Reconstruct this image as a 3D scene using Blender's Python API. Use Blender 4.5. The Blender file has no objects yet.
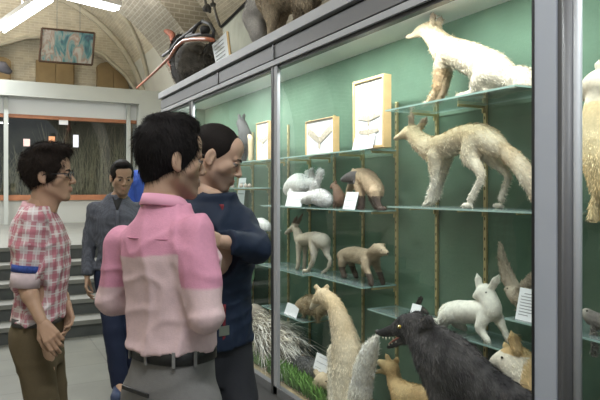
import bpy, math, random
import numpy as np
from mathutils import Vector, Matrix
random.seed(7); RNG = np.random.default_rng(7)
SC = bpy.context.scene; COL = SC.collection
TH = math.atan2(320, 600); CT, ST = math.cos(TH), math.sin(TH)
CAMZ = 1.53; F0 = 600.0; HX, HY = 300.0, 190.0
# the room: +Y runs along the cabinet, +X points into it, camera stands at the origin
def at(px, py, dep):
    t = (px-HX)/F0
    return np.array([dep*(ST+t*CT), dep*(CT-t*ST), CAMZ-(py-HY)/F0*dep])
def depX(px, X): return X/(ST+(px-HX)/F0*CT)
def depY(px, Y): return Y/(CT-(px-HX)/F0*ST)
def atX(px, py, X): return at(px, py, depX(px, X))
def atY(px, py, Y): return at(px, py, depY(px, Y))
def atZ(px, py, z): return at(px, py, (CAMZ-z)*F0/(py-HY))

# ---------------------------------------------------------------- materials
def _lnk(nt, a, b): nt.links.new(a, b)
def mat(name, col, rough=.6, metal=0., var=0., vscale=8., bump=0., bscale=40., spec=.5, attr=False, emit=None, estr=0., alpha=None, detail=4, coat=0.):
    m = bpy.data.materials.new(name); m.use_nodes = True; nt = m.node_tree; N = nt.nodes
    b = N['Principled BSDF']; b.inputs['Roughness'].default_value = rough; b.inputs['Metallic'].default_value = metal
    b.inputs['Specular IOR Level'].default_value = spec
    b.inputs['Coat Weight'].default_value = coat
    c = (*col, 1) if len(col) == 3 else col
    b.inputs['Base Color'].default_value = c
    tc = N.new('ShaderNodeTexCoord')
    src = None
    if attr:
        a = N.new('ShaderNodeAttribute'); a.attribute_name = 'Col'; src = a.outputs['Color']
    if var > 0:
        n = N.new('ShaderNodeTexNoise'); n.inputs['Scale'].default_value = vscale; n.inputs['Detail'].default_value = detail
        _lnk(nt, tc.outputs['Object'], n.inputs['Vector'])
        mr = N.new('ShaderNodeMapRange'); mr.inputs['From Min'].default_value = .25; mr.inputs['From Max'].default_value = .75
        mr.inputs['To Min'].default_value = 1-var; mr.inputs['To Max'].default_value = 1+var
        _lnk(nt, n.outputs['Fac'], mr.inputs['Value'])
        mx = N.new('ShaderNodeVectorMath'); mx.operation = 'SCALE'
        if src: _lnk(nt, src, mx.inputs[0])
        else: mx.inputs[0].default_value = c[:3]
        _lnk(nt, mr.outputs['Result'], mx.inputs['Scale']); src = mx.outputs['Vector']
    if src: _lnk(nt, src, b.inputs['Base Color'])
    if bump > 0:
        n = N.new('ShaderNodeTexNoise'); n.inputs['Scale'].default_value = bscale; n.inputs['Detail'].default_value = 5
        _lnk(nt, tc.outputs['Object'], n.inputs['Vector'])
        bp = N.new('ShaderNodeBump'); bp.inputs['Strength'].default_value = bump; bp.inputs['Distance'].default_value = .01
        _lnk(nt, n.outputs['Fac'], bp.inputs['Height']); _lnk(nt, bp.outputs['Normal'], b.inputs['Normal'])
    if emit:
        b.inputs['Emission Color'].default_value = (*emit, 1); b.inputs['Emission Strength'].default_value = estr
    return m
def brick(name, c1, c2, mort, bw=.23, bh=.068, ms=.012, rough=.9):
    m = mat(name, c1, rough); nt = m.node_tree; N = nt.nodes; b = N['Principled BSDF']
    tc = N.new('ShaderNodeTexCoord'); t = N.new('ShaderNodeTexBrick')
    _lnk(nt, tc.outputs['UV'], t.inputs['Vector'])
    t.inputs['Color1'].default_value = (*c1, 1); t.inputs['Color2'].default_value = (*c2, 1); t.inputs['Mortar'].default_value = (*mort, 1)
    t.inputs['Scale'].default_value = 1; t.inputs['Brick Width'].default_value = bw; t.inputs['Row Height'].default_value = bh
    t.inputs['Mortar Size'].default_value = ms; t.inputs['Mortar Smooth'].default_value = .3
    n = N.new('ShaderNodeTexNoise'); n.inputs['Scale'].default_value = 3; n.inputs['Detail'].default_value = 6
    _lnk(nt, tc.outputs['UV'], n.inputs['Vector'])
    mr = N.new('ShaderNodeMapRange'); mr.inputs['From Min'].default_value = .3; mr.inputs['From Max'].default_value = .7
    mr.inputs['To Min'].default_value = .82; mr.inputs['To Max'].default_value = 1.12
    _lnk(nt, n.outputs['Fac'], mr.inputs['Value'])
    v = N.new('ShaderNodeVectorMath'); v.operation = 'SCALE'
    _lnk(nt, t.outputs['Color'], v.inputs[0]); _lnk(nt, mr.outputs['Result'], v.inputs['Scale']); _lnk(nt, v.outputs['Vector'], b.inputs['Base Color'])
    bp = N.new('ShaderNodeBump'); bp.inputs['Strength'].default_value = .5; bp.inputs['Distance'].default_value = .01; bp.invert = True
    _lnk(nt, t.outputs['Fac'], bp.inputs['Height']); _lnk(nt, bp.outputs['Normal'], b.inputs['Normal'])
    return m
def glassmat(name, tint=(1, 1, 1), refl=.05, rough=.0, gtint=(1, 1, 1)):
    m = bpy.data.materials.new(name); m.use_nodes = True; nt = m.node_tree; N = nt.nodes; N.clear()
    o = N.new('ShaderNodeOutputMaterial'); mx = N.new('ShaderNodeMixShader')
    t = N.new('ShaderNodeBsdfTransparent'); t.inputs['Color'].default_value = (*tint, 1)
    g = N.new('ShaderNodeBsdfGlossy'); g.inputs['Roughness'].default_value = rough; g.inputs['Color'].default_value = (*gtint, 1)
    lw = N.new('ShaderNodeLayerWeight'); lw.inputs['Blend'].default_value = .5
    pw = N.new('ShaderNodeMath'); pw.operation = 'POWER'; pw.inputs[1].default_value = 4.; _lnk(nt, lw.outputs['Facing'], pw.inputs[0])
    mm = N.new('ShaderNodeMath'); mm.operation = 'MULTIPLY_ADD'; mm.inputs[1].default_value = .5; mm.inputs[2].default_value = refl
    mm.use_clamp = True
    _lnk(nt, pw.outputs[0], mm.inputs[0]); _lnk(nt, mm.outputs[0], mx.inputs[0])
    _lnk(nt, t.outputs[0], mx.inputs[1]); _lnk(nt, g.outputs[0], mx.inputs[2]); _lnk(nt, mx.outputs[0], o.inputs[0])
    return m

# ---------------------------------------------------------------- objects
def tag(o, label=None, cat=None, group=None, kind=None):
    if label: o['label'] = label
    if cat: o['category'] = cat
    if group: o['group'] = group
    if kind: o['kind'] = kind
    return o
def empty(name, loc, label, cat, group=None, rz=0.):
    o = bpy.data.objects.new(name, None); o.empty_display_size = .05; COL.objects.link(o)
    o.location = loc; o.rotation_euler = (0, 0, rz)
    return tag(o, label, cat, group)
def link(name, me, m, parent=None, loc=None):
    o = bpy.data.objects.new(name, me); COL.objects.link(o)
    for x in (m if isinstance(m, (list, tuple)) else [m]): me.materials.append(x)
    if loc is not None: o.location = loc
    if parent is not None: o.parent = parent
    return o
def npmesh(name, V, Q, col=None, smooth=True):
    """V (n,3), Q (m,4) quads"""
    me = bpy.data.meshes.new(name); V = np.asarray(V, np.float32); Q = np.asarray(Q, np.int32)
    me.vertices.add(len(V)); me.vertices.foreach_set('co', V.ravel())
    me.loops.add(Q.size); me.loops.foreach_set('vertex_index', Q.ravel())
    me.polygons.add(len(Q)); me.polygons.foreach_set('loop_start', np.arange(0, Q.size, 4, dtype=np.int32))
    me.polygons.foreach_set('loop_total', np.full(len(Q), 4, np.int32))
    me.polygons.foreach_set('use_smooth', np.full(len(Q), smooth))
    me.update(calc_edges=True); me.validate()
    if col is not None:
        a = me.color_attributes.new('Col', 'FLOAT_COLOR', 'POINT')
        c = np.ones((len(V), 4), np.float32); c[:, :3] = col; a.data.foreach_set('color', c.ravel())
    return me
class MB:
    """collects boxes, tubes, lathes and strips into ONE mesh"""
    def __init__(s): s.v = []; s.f = []; s.uv = {}; s.sm = []; s.mi = []
    def add(s, vs, fs, smooth=False, uvs=None, mi=0):
        b = len(s.v); s.v += [tuple(map(float, p)) for p in vs]
        for i, f in enumerate(fs):
            if uvs: s.uv[len(s.f)] = uvs[i]
            s.f.append(tuple(b+j for j in f)); s.sm.append(smooth); s.mi.append(mi)
        return s
    def box(s, lo, hi, rz=0, c=None, mi=0, R=None):
        (x0, y0, z0), (x1, y1, z1) = lo, hi
        vs = np.array([(x0, y0, z0), (x1, y0, z0), (x1, y1, z0), (x0, y1, z0), (x0, y0, z1), (x1, y0, z1), (x1, y1, z1), (x0, y1, z1)], float)
        if R is not None: vs = vs @ np.array(R).T + np.array(c)
        elif c is not None:
            cr, sr = math.cos(rz), math.sin(rz); vs = vs @ np.array([[cr, sr, 0], [-sr, cr, 0], [0, 0, 1]]) + np.array(c)
        return s.add(vs, [(0, 3, 2, 1), (4, 5, 6, 7), (0, 1, 5, 4), (1, 2, 6, 5), (2, 3, 7, 6), (3, 0, 4, 7)], mi=mi)
    def tube(s, pts, r, n=8, smooth=True, cap=True, mi=0, flat=None):
        pts = [np.array(p, float) for p in pts]; rs = r if hasattr(r, '__len__') else [r]*len(pts)
        up = np.array([0, 0, 1.]); rings = []
        for i, p in enumerate(pts):
            d = pts[min(i+1, len(pts)-1)]-pts[max(i-1, 0)]; d /= np.linalg.norm(d)+1e-9
            if abs(d @ up) > .95: up = np.array([1., 0, 0]) if abs(d[0]) < .9 else np.array([0, 1., 0])
            a = np.cross(d, up); a /= np.linalg.norm(a); b = np.cross(a, d)
            up = b
            fl = 1 if flat is None else flat
            rings.append([p+rs[i]*(math.cos(t)*a+fl*math.sin(t)*b) for t in np.linspace(0, 2*math.pi, n, endpoint=False)])
        vs = [q for r_ in rings for q in r_]; fs = []
        for i in range(len(pts)-1):
            for j in range(n): fs.append((i*n+j, i*n+(j+1) % n, (i+1)*n+(j+1) % n, (i+1)*n+j))
        if cap: fs.append(tuple(range(n))[::-1]); fs.append(tuple((len(pts)-1)*n+j for j in range(n)))
        return s.add(vs, fs, smooth, mi=mi)
    def lathe(s, prof, c=(0, 0, 0), n=24, smooth=True, mi=0):
        vs = []; fs = []
        for r, z in prof:
            vs += [(c[0]+r*math.cos(t), c[1]+r*math.sin(t), c[2]+z) for t in np.linspace(0, 2*math.pi, n, endpoint=False)]
        for i in range(len(prof)-1):
            for j in range(n): fs.append((i*n+j, i*n+(j+1) % n, (i+1)*n+(j+1) % n, (i+1)*n+j))
        return s.add(vs, fs, smooth, mi=mi)
    def build(s, name, m, parent=None, origin=None, bevel=0.):
        me = bpy.data.meshes.new(name)
        o0 = np.zeros(3) if origin is None else np.array(origin, float)
        me.from_pydata([tuple(np.array(p)-o0) for p in s.v], [], s.f)
        if s.uv:
            ul = me.uv_layers.new(name='UVMap')
            for i, p in enumerate(me.polygons):
                if i in s.uv:
                    for k, li in enumerate(p.loop_indices): ul.data[li].uv = s.uv[i][k]
        for i, p in enumerate(me.polygons): p.use_smooth = s.sm[i]; p.material_index = s.mi[i]
        me.update()
        o = link(name, me, m, parent)
        if origin is not None: o.location = origin
        if bevel > 0:
            bv = o.modifiers.new('bevel', 'BEVEL'); bv.width = bevel; bv.segments = 2; bv.limit_method = 'ANGLE'
        return o
def thing_part(root, mb, name, m, bevel=0.):
    """world-space mesh builder -> part of root, whose origin is the root's"""
    o = mb.build(name, m, None, origin=tuple(root.location), bevel=bevel)
    o.location = (0, 0, 0); o.parent = root
    return o

# ---------------------------------------------------------------- implicit surfaces
def surface_nets(f, org, h):
    s = f < 0
    nx, ny, nz = f.shape
    c = np.zeros((nx-1, ny-1, nz-1), np.uint8)
    for a in (0, 1):
        for b in (0, 1):
            for d in (0, 1): c += s[a:nx-1+a, b:ny-1+b, d:nz-1+d]
    act = np.argwhere((c > 0) & (c < 8))
    idx = -np.ones(c.shape, np.int64); idx[tuple(act.T)] = np.arange(len(act))
    acc = np.zeros((len(act), 3)); cnt = np.zeros(len(act))
    cor = [(a, b, d) for a in (0, 1) for b in (0, 1) for d in (0, 1)]
    val = {k: f[act[:, 0]+k[0], act[:, 1]+k[1], act[:, 2]+k[2]] for k in cor}
    for k in cor:
        for ax in range(3):
            if k[ax] == 0:
                k2 = list(k); k2[ax] = 1; k2 = tuple(k2); v0, v1 = val[k], val[k2]
                m = (v0 < 0) != (v1 < 0); t = np.where(m, v0/(v0-v1+1e-12), 0)
                p = np.tile(np.array(k, float), (len(act), 1)); p[:, ax] = t
                acc[m] += p[m]; cnt[m] += 1
    V = (act+acc/np.maximum(cnt, 1)[:, None])*h+org
    Q = []
    for ax in range(3):
        o1, o2 = [(1, 2), (2, 0), (0, 1)][ax]
        sl0 = [slice(None)]*3; sl1 = [slice(None)]*3; sl0[ax] = slice(0, -1); sl1[ax] = slice(1, None)
        a, b = s[tuple(sl0)], s[tuple(sl1)]
        e = np.argwhere(a != b)
        lim = np.array(c.shape)
        ok = (e[:, o1] > 0) & (e[:, o2] > 0) & (e[:, o1] < lim[o1]) & (e[:, o2] < lim[o2]); e = e[ok]
        d1 = np.zeros(3, int); d1[o1] = 1; d2 = np.zeros(3, int); d2[o2] = 1
        q = np.stack([idx[tuple((e-d1-d2).T)], idx[tuple((e-d2).T)], idx[tuple(e.T)], idx[tuple((e-d1).T)]], 1)
        fl = ~a[tuple(e.T)]; q[fl] = q[fl][:, ::-1]
        Q.append(q)
    Q = np.concatenate(Q); Q = Q[(Q >= 0).all(1)]
    return V, Q
def vnormals(V, Q):
    n = np.cross(V[Q[:, 2]]-V[Q[:, 0]], V[Q[:, 3]]-V[Q[:, 1]]); N = np.zeros_like(V)
    for k in range(4): np.add.at(N, Q[:, k], n)
    return N/(np.linalg.norm(N, axis=1)[:, None]+1e-12)
def smin(a, b, k): 
    h = np.clip(.5+.5*(b-a)/k, 0, 1); return b*(1-h)+a*h-k*h*(1-h)
def snoise(P, sc=1., seed=0):
    r = np.random.default_rng(seed); out = np.zeros(P.shape[:-1])
    for i in range(5):
        w = r.normal(size=3); w = w/np.linalg.norm(w)*(sc*(.7+.6*r.random())); w2 = r.normal(size=3)*sc*.5
        out = out+np.sin(P @ w+1.3*np.sin(P @ w2+r.random()*6)+r.random()*6)
    return out/5
class Blob:
    def __init__(s, k=.01): s.p = []; s.k = k; s.post = []
    def cap(s, a, b, ra, rb, k=None, ax=None, fl=1., op='u'):
        """round cone a->b, thickness along axis ax divided by fl"""
        a = np.array(a, float); b = np.array(b, float); R = max(ra, rb)
        if ax is not None:
            ax = np.array(ax, float); ax /= np.linalg.norm(ax)
        def f(P):
            ab = b-a; L = ab @ ab+1e-12; Q = P-a; t = np.clip((Q @ ab)/L, 0, 1); q = Q-t[..., None]*ab
            if ax is not None: q = q+((fl-1)*(q @ ax))[..., None]*ax
            return np.sqrt((q*q).sum(-1))-(ra+(rb-ra)*t)
        s.p.append((np.minimum(a, b)-R, np.maximum(a, b)+R, f, s.k if k is None else k, op)); return s
    def ell(s, c, r, Rm=None, k=None, op='u'):
        c = np.array(c, float); r = np.array(r, float); M_ = np.eye(3) if Rm is None else np.array(Rm)
        def f(P):
            q = (P-c) @ M_/r; n = np.sqrt((q*q).sum(-1)); g = np.sqrt(((q/r)**2).sum(-1))
            return n*(n-1)/(g+1e-9)
        R = r.max(); s.p.append((c-R, c+R, f, s.k if k is None else k, op)); return s
    def fn(s, lo, hi, f, k=None, op='u'):
        s.p.append((np.array(lo, float), np.array(hi, float), f, s.k if k is None else k, op)); return s
    def chain(s, pts, k=None, ax=None, fl=1., root=False):
        """pts (p, r) smoothed with Catmull-Rom"""
        P = [np.array(p, float) for p, r in pts]; R = [r for p, r in pts]
        if len(P) == 2: return s.cap(P[0], P[1], R[0], R[1], k, ax, fl)
        out = []
        for i in range(len(P)-1):
            p0, p1, p2, p3 = P[max(i-1, 0)], P[i], P[i+1], P[min(i+2, len(P)-1)]
            for t in (0, .34, .67):
                q = .5*((2*p1)+(-p0+p2)*t+(2*p0-5*p1+4*p2-p3)*t*t+(-p0+3*p1-3*p2+p3)*t**3); out.append((q, R[i]+(R[i+1]-R[i])*t))
        out.append((P[-1], R[-1]))
        for i, ((a, ra), (b, rb)) in enumerate(zip(out[:-1], out[1:])): s.cap(a, b, ra, rb, max(k or s.k, .65*ra) if i < 4 and root else k, ax, fl)
        return s
    def mesh(s, h, lo=None, hi=None, disp=None, smooth=1):
        us = [p for p in s.p if p[4] == 'u']
        mg = max(p[3] for p in us)*.5+.006; L = np.min([p[0] for p in us], 0)-3*h-mg; H = np.max([p[1] for p in us], 0)+3*h+mg
        if lo is not None: L = np.maximum(L, np.array(lo)-2*h)
        if hi is not None: H = np.minimum(H, np.array(hi)+2*h)
        n = np.ceil((H-L)/h).astype(int)+1
        ax = [L[i]+np.arange(n[i])*h for i in range(3)]
        D = np.full(n, .05)
        for plo, phi, f, k, op in s.p:
            m = k+2*h
            i0 = np.clip(np.floor((plo-m-L)/h).astype(int), 0, n); i1 = np.clip(np.ceil((phi+m-L)/h).astype(int)+1, 0, n)
            if op == 'i': i0 = np.zeros(3, int); i1 = n
            if (i1 <= i0).any(): continue
            sl = tuple(slice(a, b) for a, b in zip(i0, i1))
            P = np.stack(np.meshgrid(*[ax[i][i0[i]:i1[i]] for i in range(3)], indexing='ij'), -1)
            d = f(P); cur = D[sl]
            if op == 'u': D[sl] = smin(cur, d, k)
            elif op == 's': D[sl] = -smin(-cur, d, k)
            else: D[sl] = -smin(-cur, -d, k)
        if disp is not None:
            P = np.stack(np.meshgrid(*ax, indexing='ij'), -1); near = np.abs(D) < .04; D[near] += disp(P[near])
        V, Q = surface_nets(D, L, h)
        if smooth:
            for _ in range(smooth):
                S = np.zeros_like(V); C = np.zeros(len(V))
                for a, b in ((0, 1), (1, 2), (2, 3), (3, 0)):
                    np.add.at(S, Q[:, a], V[Q[:, b]]); np.add.at(C, Q[:, a], 1)
                V = .5*V+.5*S/np.maximum(C, 1)[:, None]
        return V, Q
def fur(V, Q, C, n, L, w, flow=(0, 0, -1), lift=.35, jit=.35, tip=1.1, mask=None, seed=1, Lf=None):
    """ribbon hairs growing from the skin; returns arrays to append"""
    r = np.random.default_rng(seed); N = vnormals(V, Q)
    A = np.linalg.norm(np.cross(V[Q[:, 2]]-V[Q[:, 0]], V[Q[:, 3]]-V[Q[:, 1]]), axis=1)
    if mask is not None: A = A*mask(V[Q[:, 0]])
    fi = r.choice(len(Q), n, p=A/A.sum()); uv = r.random((n, 2)); q = Q[fi]
    w00 = (1-uv[:, 0])*(1-uv[:, 1]); w10 = uv[:, 0]*(1-uv[:, 1]); w11 = uv[:, 0]*uv[:, 1]; w01 = (1-uv[:, 0])*uv[:, 1]
    mixf = lambda X: w00[:, None]*X[q[:, 0]]+w10[:, None]*X[q[:, 1]]+w11[:, None]*X[q[:, 2]]+w01[:, None]*X[q[:, 3]]
    P = mixf(V); Nn = mixf(N); c = mixf(C)
    fl = flow(P) if callable(flow) else np.tile(np.array(flow, float), (n, 1))
    fl = fl-(fl*Nn).sum(1)[:, None]*Nn; fl /= np.linalg.norm(fl, axis=1)[:, None]+1e-6
    d = Nn*lift+fl+r.normal(size=(n, 3))*jit*.5; d /= np.linalg.norm(d, axis=1)[:, None]
    ln = L*(.6+.8*r.random(n)); 
    if Lf is not None: ln = ln*Lf(P)
    ln = ln[:, None]
    side = np.cross(d, Nn+r.normal(size=(n, 3))*.6); side /= np.linalg.norm(side, axis=1)[:, None]+1e-9
    P = P-Nn*.002; m = P+d*ln*.55; t = P+d*ln-np.array([0, 0, .12])*ln
    W = w*(.7+.6*r.random(n))[:, None]
    VV = np.stack([P-side*W, P+side*W, m+side*W*.7, m-side*W*.7, t+side*W*.15, t-side*W*.15], 1).reshape(-1, 3)
    b = np.arange(n)[:, None]*6
    QQ = np.concatenate([b+np.array([0, 1, 2, 3]), b+np.array([3, 2, 4, 5])])
    g = (.72+.46*r.random(n)+.16*snoise(P, 110, seed))[:, None]; cc = np.repeat(np.stack([c*g*.92, c*g*.92, c*g, c*g, c*g*tip, c*g*tip], 1).reshape(n, 6, 3), 1, 0).reshape(-1, 3)
    return VV, QQ, cc
def join_arr(parts):
    V = []; Q = []; C = []; b = 0
    for v, q, c in parts: V.append(v); Q.append(q+b); C.append(c); b += len(v)
    return np.concatenate(V), np.concatenate(Q), np.concatenate(C)
# ================================================================ camera
cam = bpy.data.cameras.new('camera'); co = bpy.data.objects.new('camera', cam); COL.objects.link(co)
cam.sensor_width = 36; cam.lens = 36; cam.shift_y = -10/600; cam.clip_start = .05; cam.clip_end = 100
fx = Vector((ST, CT, 0)); rx = Vector((CT, -ST, 0))
co.matrix_world = Matrix(((rx.x, 0, -fx.x, 0), (rx.y, 0, -fx.y, 0), (0, 1, 0, CAMZ), (0, 0, 0, 1)))
SC.camera = co
SC.view_settings.view_transform = 'Standard'; SC.view_settings.look = 'None'; SC.view_settings.gamma = 1
SC.view_settings.use_curve_mapping = False; SC.view_settings.exposure = 0.
SC.cycles.max_bounces = 8; SC.cycles.transparent_max_bounces = 24; SC.cycles.use_denoising = True
SC.cycles.caustics_reflective = False; SC.cycles.caustics_refractive = False; SC.cycles.sample_clamp_indirect = 4
w = bpy.data.worlds.new('world'); SC.world = w; w.use_nodes = True
w.node_tree.nodes['Background'].inputs[0].default_value = (.86, .93, 1, 1); w.node_tree.nodes['Background'].inputs[1].default_value = .38

# ================================================================ materials of the setting
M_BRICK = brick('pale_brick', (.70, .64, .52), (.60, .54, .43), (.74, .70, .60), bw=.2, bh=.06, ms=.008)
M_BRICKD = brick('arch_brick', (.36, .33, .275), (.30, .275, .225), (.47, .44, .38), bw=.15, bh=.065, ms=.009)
M_PLASTER = mat('white_plaster', (.72, .72, .68), .9, var=.06, vscale=2)
M_RIB = mat('plaster_rib', (.60, .56, .46), .9, var=.1, vscale=5)
M_CREAM = mat('cream_paint', (.50, .50, .46), .55, var=.05, vscale=1.5)
M_GREYP = mat('pale_grey_paint', (.50, .52, .485), .5, var=.04, vscale=2)
M_ORANGE = mat('orange_wood_trim', (.42, .17, .08), .5, var=.15, vscale=6)
M_SHUT = mat('tan_shutter_wood', (.33, .235, .12), .6, var=.12, vscale=5)
M_RISER = mat('dark_grey_riser', (.075, .08, .078), .6, var=.15, vscale=6)
M_TREAD = mat('pale_stone_tread', (.19, .19, .17), .5, var=.1, vscale=5)
def floor_mat():
    m = mat('floor_tile', (.35, .34, .28), .35, spec=.4); nt = m.node_tree; N = nt.nodes; b = N['Principled BSDF']
    tc = N.new('ShaderNodeTexCoord'); t = N.new('ShaderNodeTexBrick'); _lnk(nt, tc.outputs['Object'], t.inputs['Vector'])
    t.offset = 0; t.inputs['Scale'].default_value = 1; t.inputs['Brick Width'].default_value = .5; t.inputs['Row Height'].default_value = .5
    t.inputs['Mortar Size'].default_value = .006; t.inputs['Color1'].default_value = (.175, .177, .155, 1); t.inputs['Color2'].default_value = (.16, .16, .138, 1)
    t.inputs['Mortar'].default_value = (.115, .112, .098, 1)
    n = N.new('ShaderNodeTexNoise'); n.inputs['Scale'].default_value = 2.2; n.inputs['Detail'].default_value = 8; _lnk(nt, tc.outputs['Object'], n.inputs['Vector'])
    mr = N.new('ShaderNodeMapRange'); mr.inputs['From Min'].default_value = .3; mr.inputs['From Max'].default_value = .7; mr.inputs['To Min'].default_value = .84; mr.inputs['To Max'].default_value = 1.1
    _lnk(nt, n.outputs['Fac'], mr.inputs['Value']); v = N.new('ShaderNodeVectorMath'); v.operation = 'SCALE'
    _lnk(nt, t.outputs['Color'], v.inputs[0]); _lnk(nt, mr.outputs['Result'], v.inputs['Scale']); _lnk(nt, v.outputs['Vector'], b.inputs['Base Color'])
    return m
M_FLOOR = floor_mat()

def struct(mb, name, m, **k): return tag(mb.build(name, m, **k), kind='structure')
# floor, stairs, platform
struct(MB().box((-4, -3, -.1), (3.7, 6.6, 0)), 'floor', M_FLOOR)
NST, RISE, TREAD, Y0 = 5, .17, .32, 6.6
st = MB()
for k in range(NST):
    st.box((-4, Y0+k*TREAD, k*RISE if k == 0 else k*RISE-.02), (3.7, 15.4 if k == NST-1 else Y0+(k+1)*TREAD+.02, (k+1)*RISE-.045), mi=0)
    st.box((-4, Y0+k*TREAD-.02, (k+1)*RISE-.045), (3.7, 15.4 if k == NST-1 else Y0+(k+1)*TREAD, (k+1)*RISE), mi=1)
struct(st, 'floor_stairs', [M_RISER, M_TREAD])
PZ = NST*RISE
# vaults: centre (.7, 2.4)
def vault(mb, cx, cz, R, y0, y1, a0=0, a1=math.pi, n=48, mi=0):
    for i in range(n):
        t0, t1 = a0+(a1-a0)*i/n, a0+(a1-a0)*(i+1)/n
        p = [(cx+R*math.cos(t), y, cz+R*math.sin(t)) for t, y in ((t0, y0), (t1, y0), (t1, y1), (t0, y1))]
        mb.add(p, [(0, 1, 2, 3)], True, [[(y0, R*t0), (y0, R*t1), (y1, R*t1), (y1, R*t0)]], mi)
vb = MB()
vault(vb, .7, 2.4, 2.85, -1.5, 8.5)
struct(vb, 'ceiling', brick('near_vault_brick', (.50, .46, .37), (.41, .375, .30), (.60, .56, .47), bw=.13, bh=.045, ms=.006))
ab = MB()      # transverse arch: soffit and both faces
vault(ab, .7, 2.4, 2.4, 8.5, 10.0)
for Y in (8.5, 10.0):
    for i in range(48):
        t0, t1 = math.pi*i/48, math.pi*(i+1)/48; ro = 4.2
        p = [(.7+r*math.cos(t), Y, 2.4+r*math.sin(t)) for r, t in ((2.4, t0), (ro, t0), (ro, t1), (2.4, t1))]
        ab.add(p, [(0, 1, 2, 3)], False, [[(a[0], a[2]) for a in p]])
def uvbox(mb, lo, hi):
    (x0, y0, z0), (x1, y1, z1) = lo, hi
    for p in ([(x0, y0, z0), (x1, y0, z0), (x1, y0, z1), (x0, y0, z1)], [(x0, y1, z0), (x1, y1, z0), (x1, y1, z1), (x0, y1, z1)]): mb.add(p, [(0, 1, 2, 3)], uvs=[[(a[0], a[2]) for a in p]])
    for p in ([(x0, y0, z0), (x0, y1, z0), (x0, y1, z1), (x0, y0, z1)], [(x1, y0, z0), (x1, y1, z0), (x1, y1, z1), (x1, y0, z1)]): mb.add(p, [(0, 1, 2, 3)], uvs=[[(a[1], a[2]) for a in p]])
uvbox(ab, (3.1, 8.5, 0.), (4.2, 10.0, 2.4)); uvbox(ab, (-2.8, 8.5, 0.), (-1.7, 10.0, 2.4))
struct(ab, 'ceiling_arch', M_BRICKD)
wr = MB(); uvbox(wr, (3.55, -1.5, 0), (3.75, 8.5, 2.45)); struct(wr, 'wall_right', M_BRICK)
wl = MB(); uvbox(wl, (-2.35, -1.5, 0), (-2.15, 8.5, 2.45)); struct(wl, 'wall_left', M_BRICK)
# back bay
bv = MB(); vault(bv, .7, 3.2, 3.0, 10.0, 15.0, .5, math.pi-.5, 40); vault(bv, .7, 3.2, 3.0, 10.0, 15.0, 0, .5, 8, 1); vault(bv, .7, 3.2, 3.0, 10.0, 15.0, math.pi-.5, math.pi, 8, 1); struct(bv, 'ceiling_back', [M_BRICK, M_PLASTER])
struct(MB().box((3.7, 10.0, PZ), (3.8, 15.3, 3.3)), 'wall_back_right', M_PLASTER)
struct(MB().box((-2.4, 10.0, PZ), (-2.3, 15.3, 3.3)), 'wall_back_left', M_PLASTER)
# back wall with a shallow arched recess
YB = 15.0
apx = [(-.45, 3.0), (-.45, 3.9), (-.2, 4.3), (.3, 4.75), (.9, 5.0), (1.5, 5.12), (2.1, 5.0), (2.66, 4.76), (3.14, 4.35), (3.42, 3.95), (3.42, 3.0)]
wbm = MB()
for (xa, za), (xb, zb) in zip(apx[:-1], apx[1:]):
    def outer(x, z):
        d = np.array([x-1.5, max(z-3.4, 0.01)]); d /= np.linalg.norm(d); return (1.5+d[0]*4.2, 3.4+d[1]*4.2) if z > 3.4 else (1.5+np.sign(x-1.5)*4.2, z)
    (xo, zo), (xp, zp) = outer(xa, za), outer(xb, zb)
    p = [(xa, YB, za), (xo, YB, zo), (xp, YB, zp), (xb, YB, zb)]; wbm.add(p, [(0, 1, 2, 3)], uvs=[[(a[0], a[2]) for a in p]])
    p = [(xa, YB, za), (xb, YB, zb), (xb, YB+.35, zb), (xa, YB+.35, za)]; wbm.add(p, [(0, 1, 2, 3)], uvs=[[(a[1], a[2]) for a in p]])
uvbox(wbm, (-2.5, YB, PZ), (4.2, YB+.02, 3.0))
p = [(-2.5, YB+.35, 2.9), (4.2, YB+.35, 2.9), (4.2, YB+.35, 6.3), (-2.5, YB+.35, 6.3)]; wbm.add(p, [(0, 1, 2, 3)], uvs=[[(a[0], a[2]) for a in p]])
struct(wbm, 'wall_back', M_BRICK)
rib = MB(); rib.tube([(.7+2.95*math.cos(t), YB-.1, 3.2+2.95*math.sin(t)) for t in np.linspace(0, math.pi, 40)], .085, 6, False); struct(rib, 'trim_1', M_RIB)
rib = MB(); rib.tube([(x, YB-.02, z) for x, z in apx], .05, 6, False); struct(rib, 'trim_2', M_RIB)
rib = MB(); rib.tube([(.7+2.95*math.cos(t), 10.1+4.7*(1-t/math.pi*1.25) if t < 2.4 else 10.4, 3.2+2.95*math.sin(t)) for t in np.linspace(.35, 2.3, 30)], .05, 6, False); struct(rib, 'trim_3', M_RIB)

# portal in front of the back wall and the diorama behind its glass
def qbox(mb, x0, y0, x1, y1, Y, d, mi=0):
    """box whose front face on plane Y covers the pixel rectangle"""
    a = atY(x0, y1, Y); b = atY(x1, y0, Y); mb.box((a[0], Y, min(a[2], b[2])), (b[0], Y+d, max(a[2], b[2])), mi=mi)
portal = empty('showcase_portal', (1.6, 13.0, PZ), 'pale grey framed walk-up showcase on the raised platform behind the stairs', 'showcase')
m = MB(); m.box((-.6, 13.0, 3.38), (3.6, 13.12, 3.68)); m.box((-.6, 13.12, 3.60), (3.6, 14.6, 3.68)); thing_part(portal, m, 'canopy', M_GREYP)
for xa, xb in ((3.02, 3.6), (-.6, -.02)):
    thing_part(portal, MB().box((xa, 13.0, PZ), (xb, 13.6, 3.38)), 'side_post', M_GREYP)
YG = 13.3
thing_part(portal, MB().box((0, YG, PZ), (3.02, YG+.1, 1.32)), 'base_panel', M_CREAM)
thing_part(portal, MB().box((0, YG-.02, 3.05), (3.02, YG+.1, 3.42)), 'header_panel', mat('white_header', (.86, .88, .87), .5))
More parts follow.
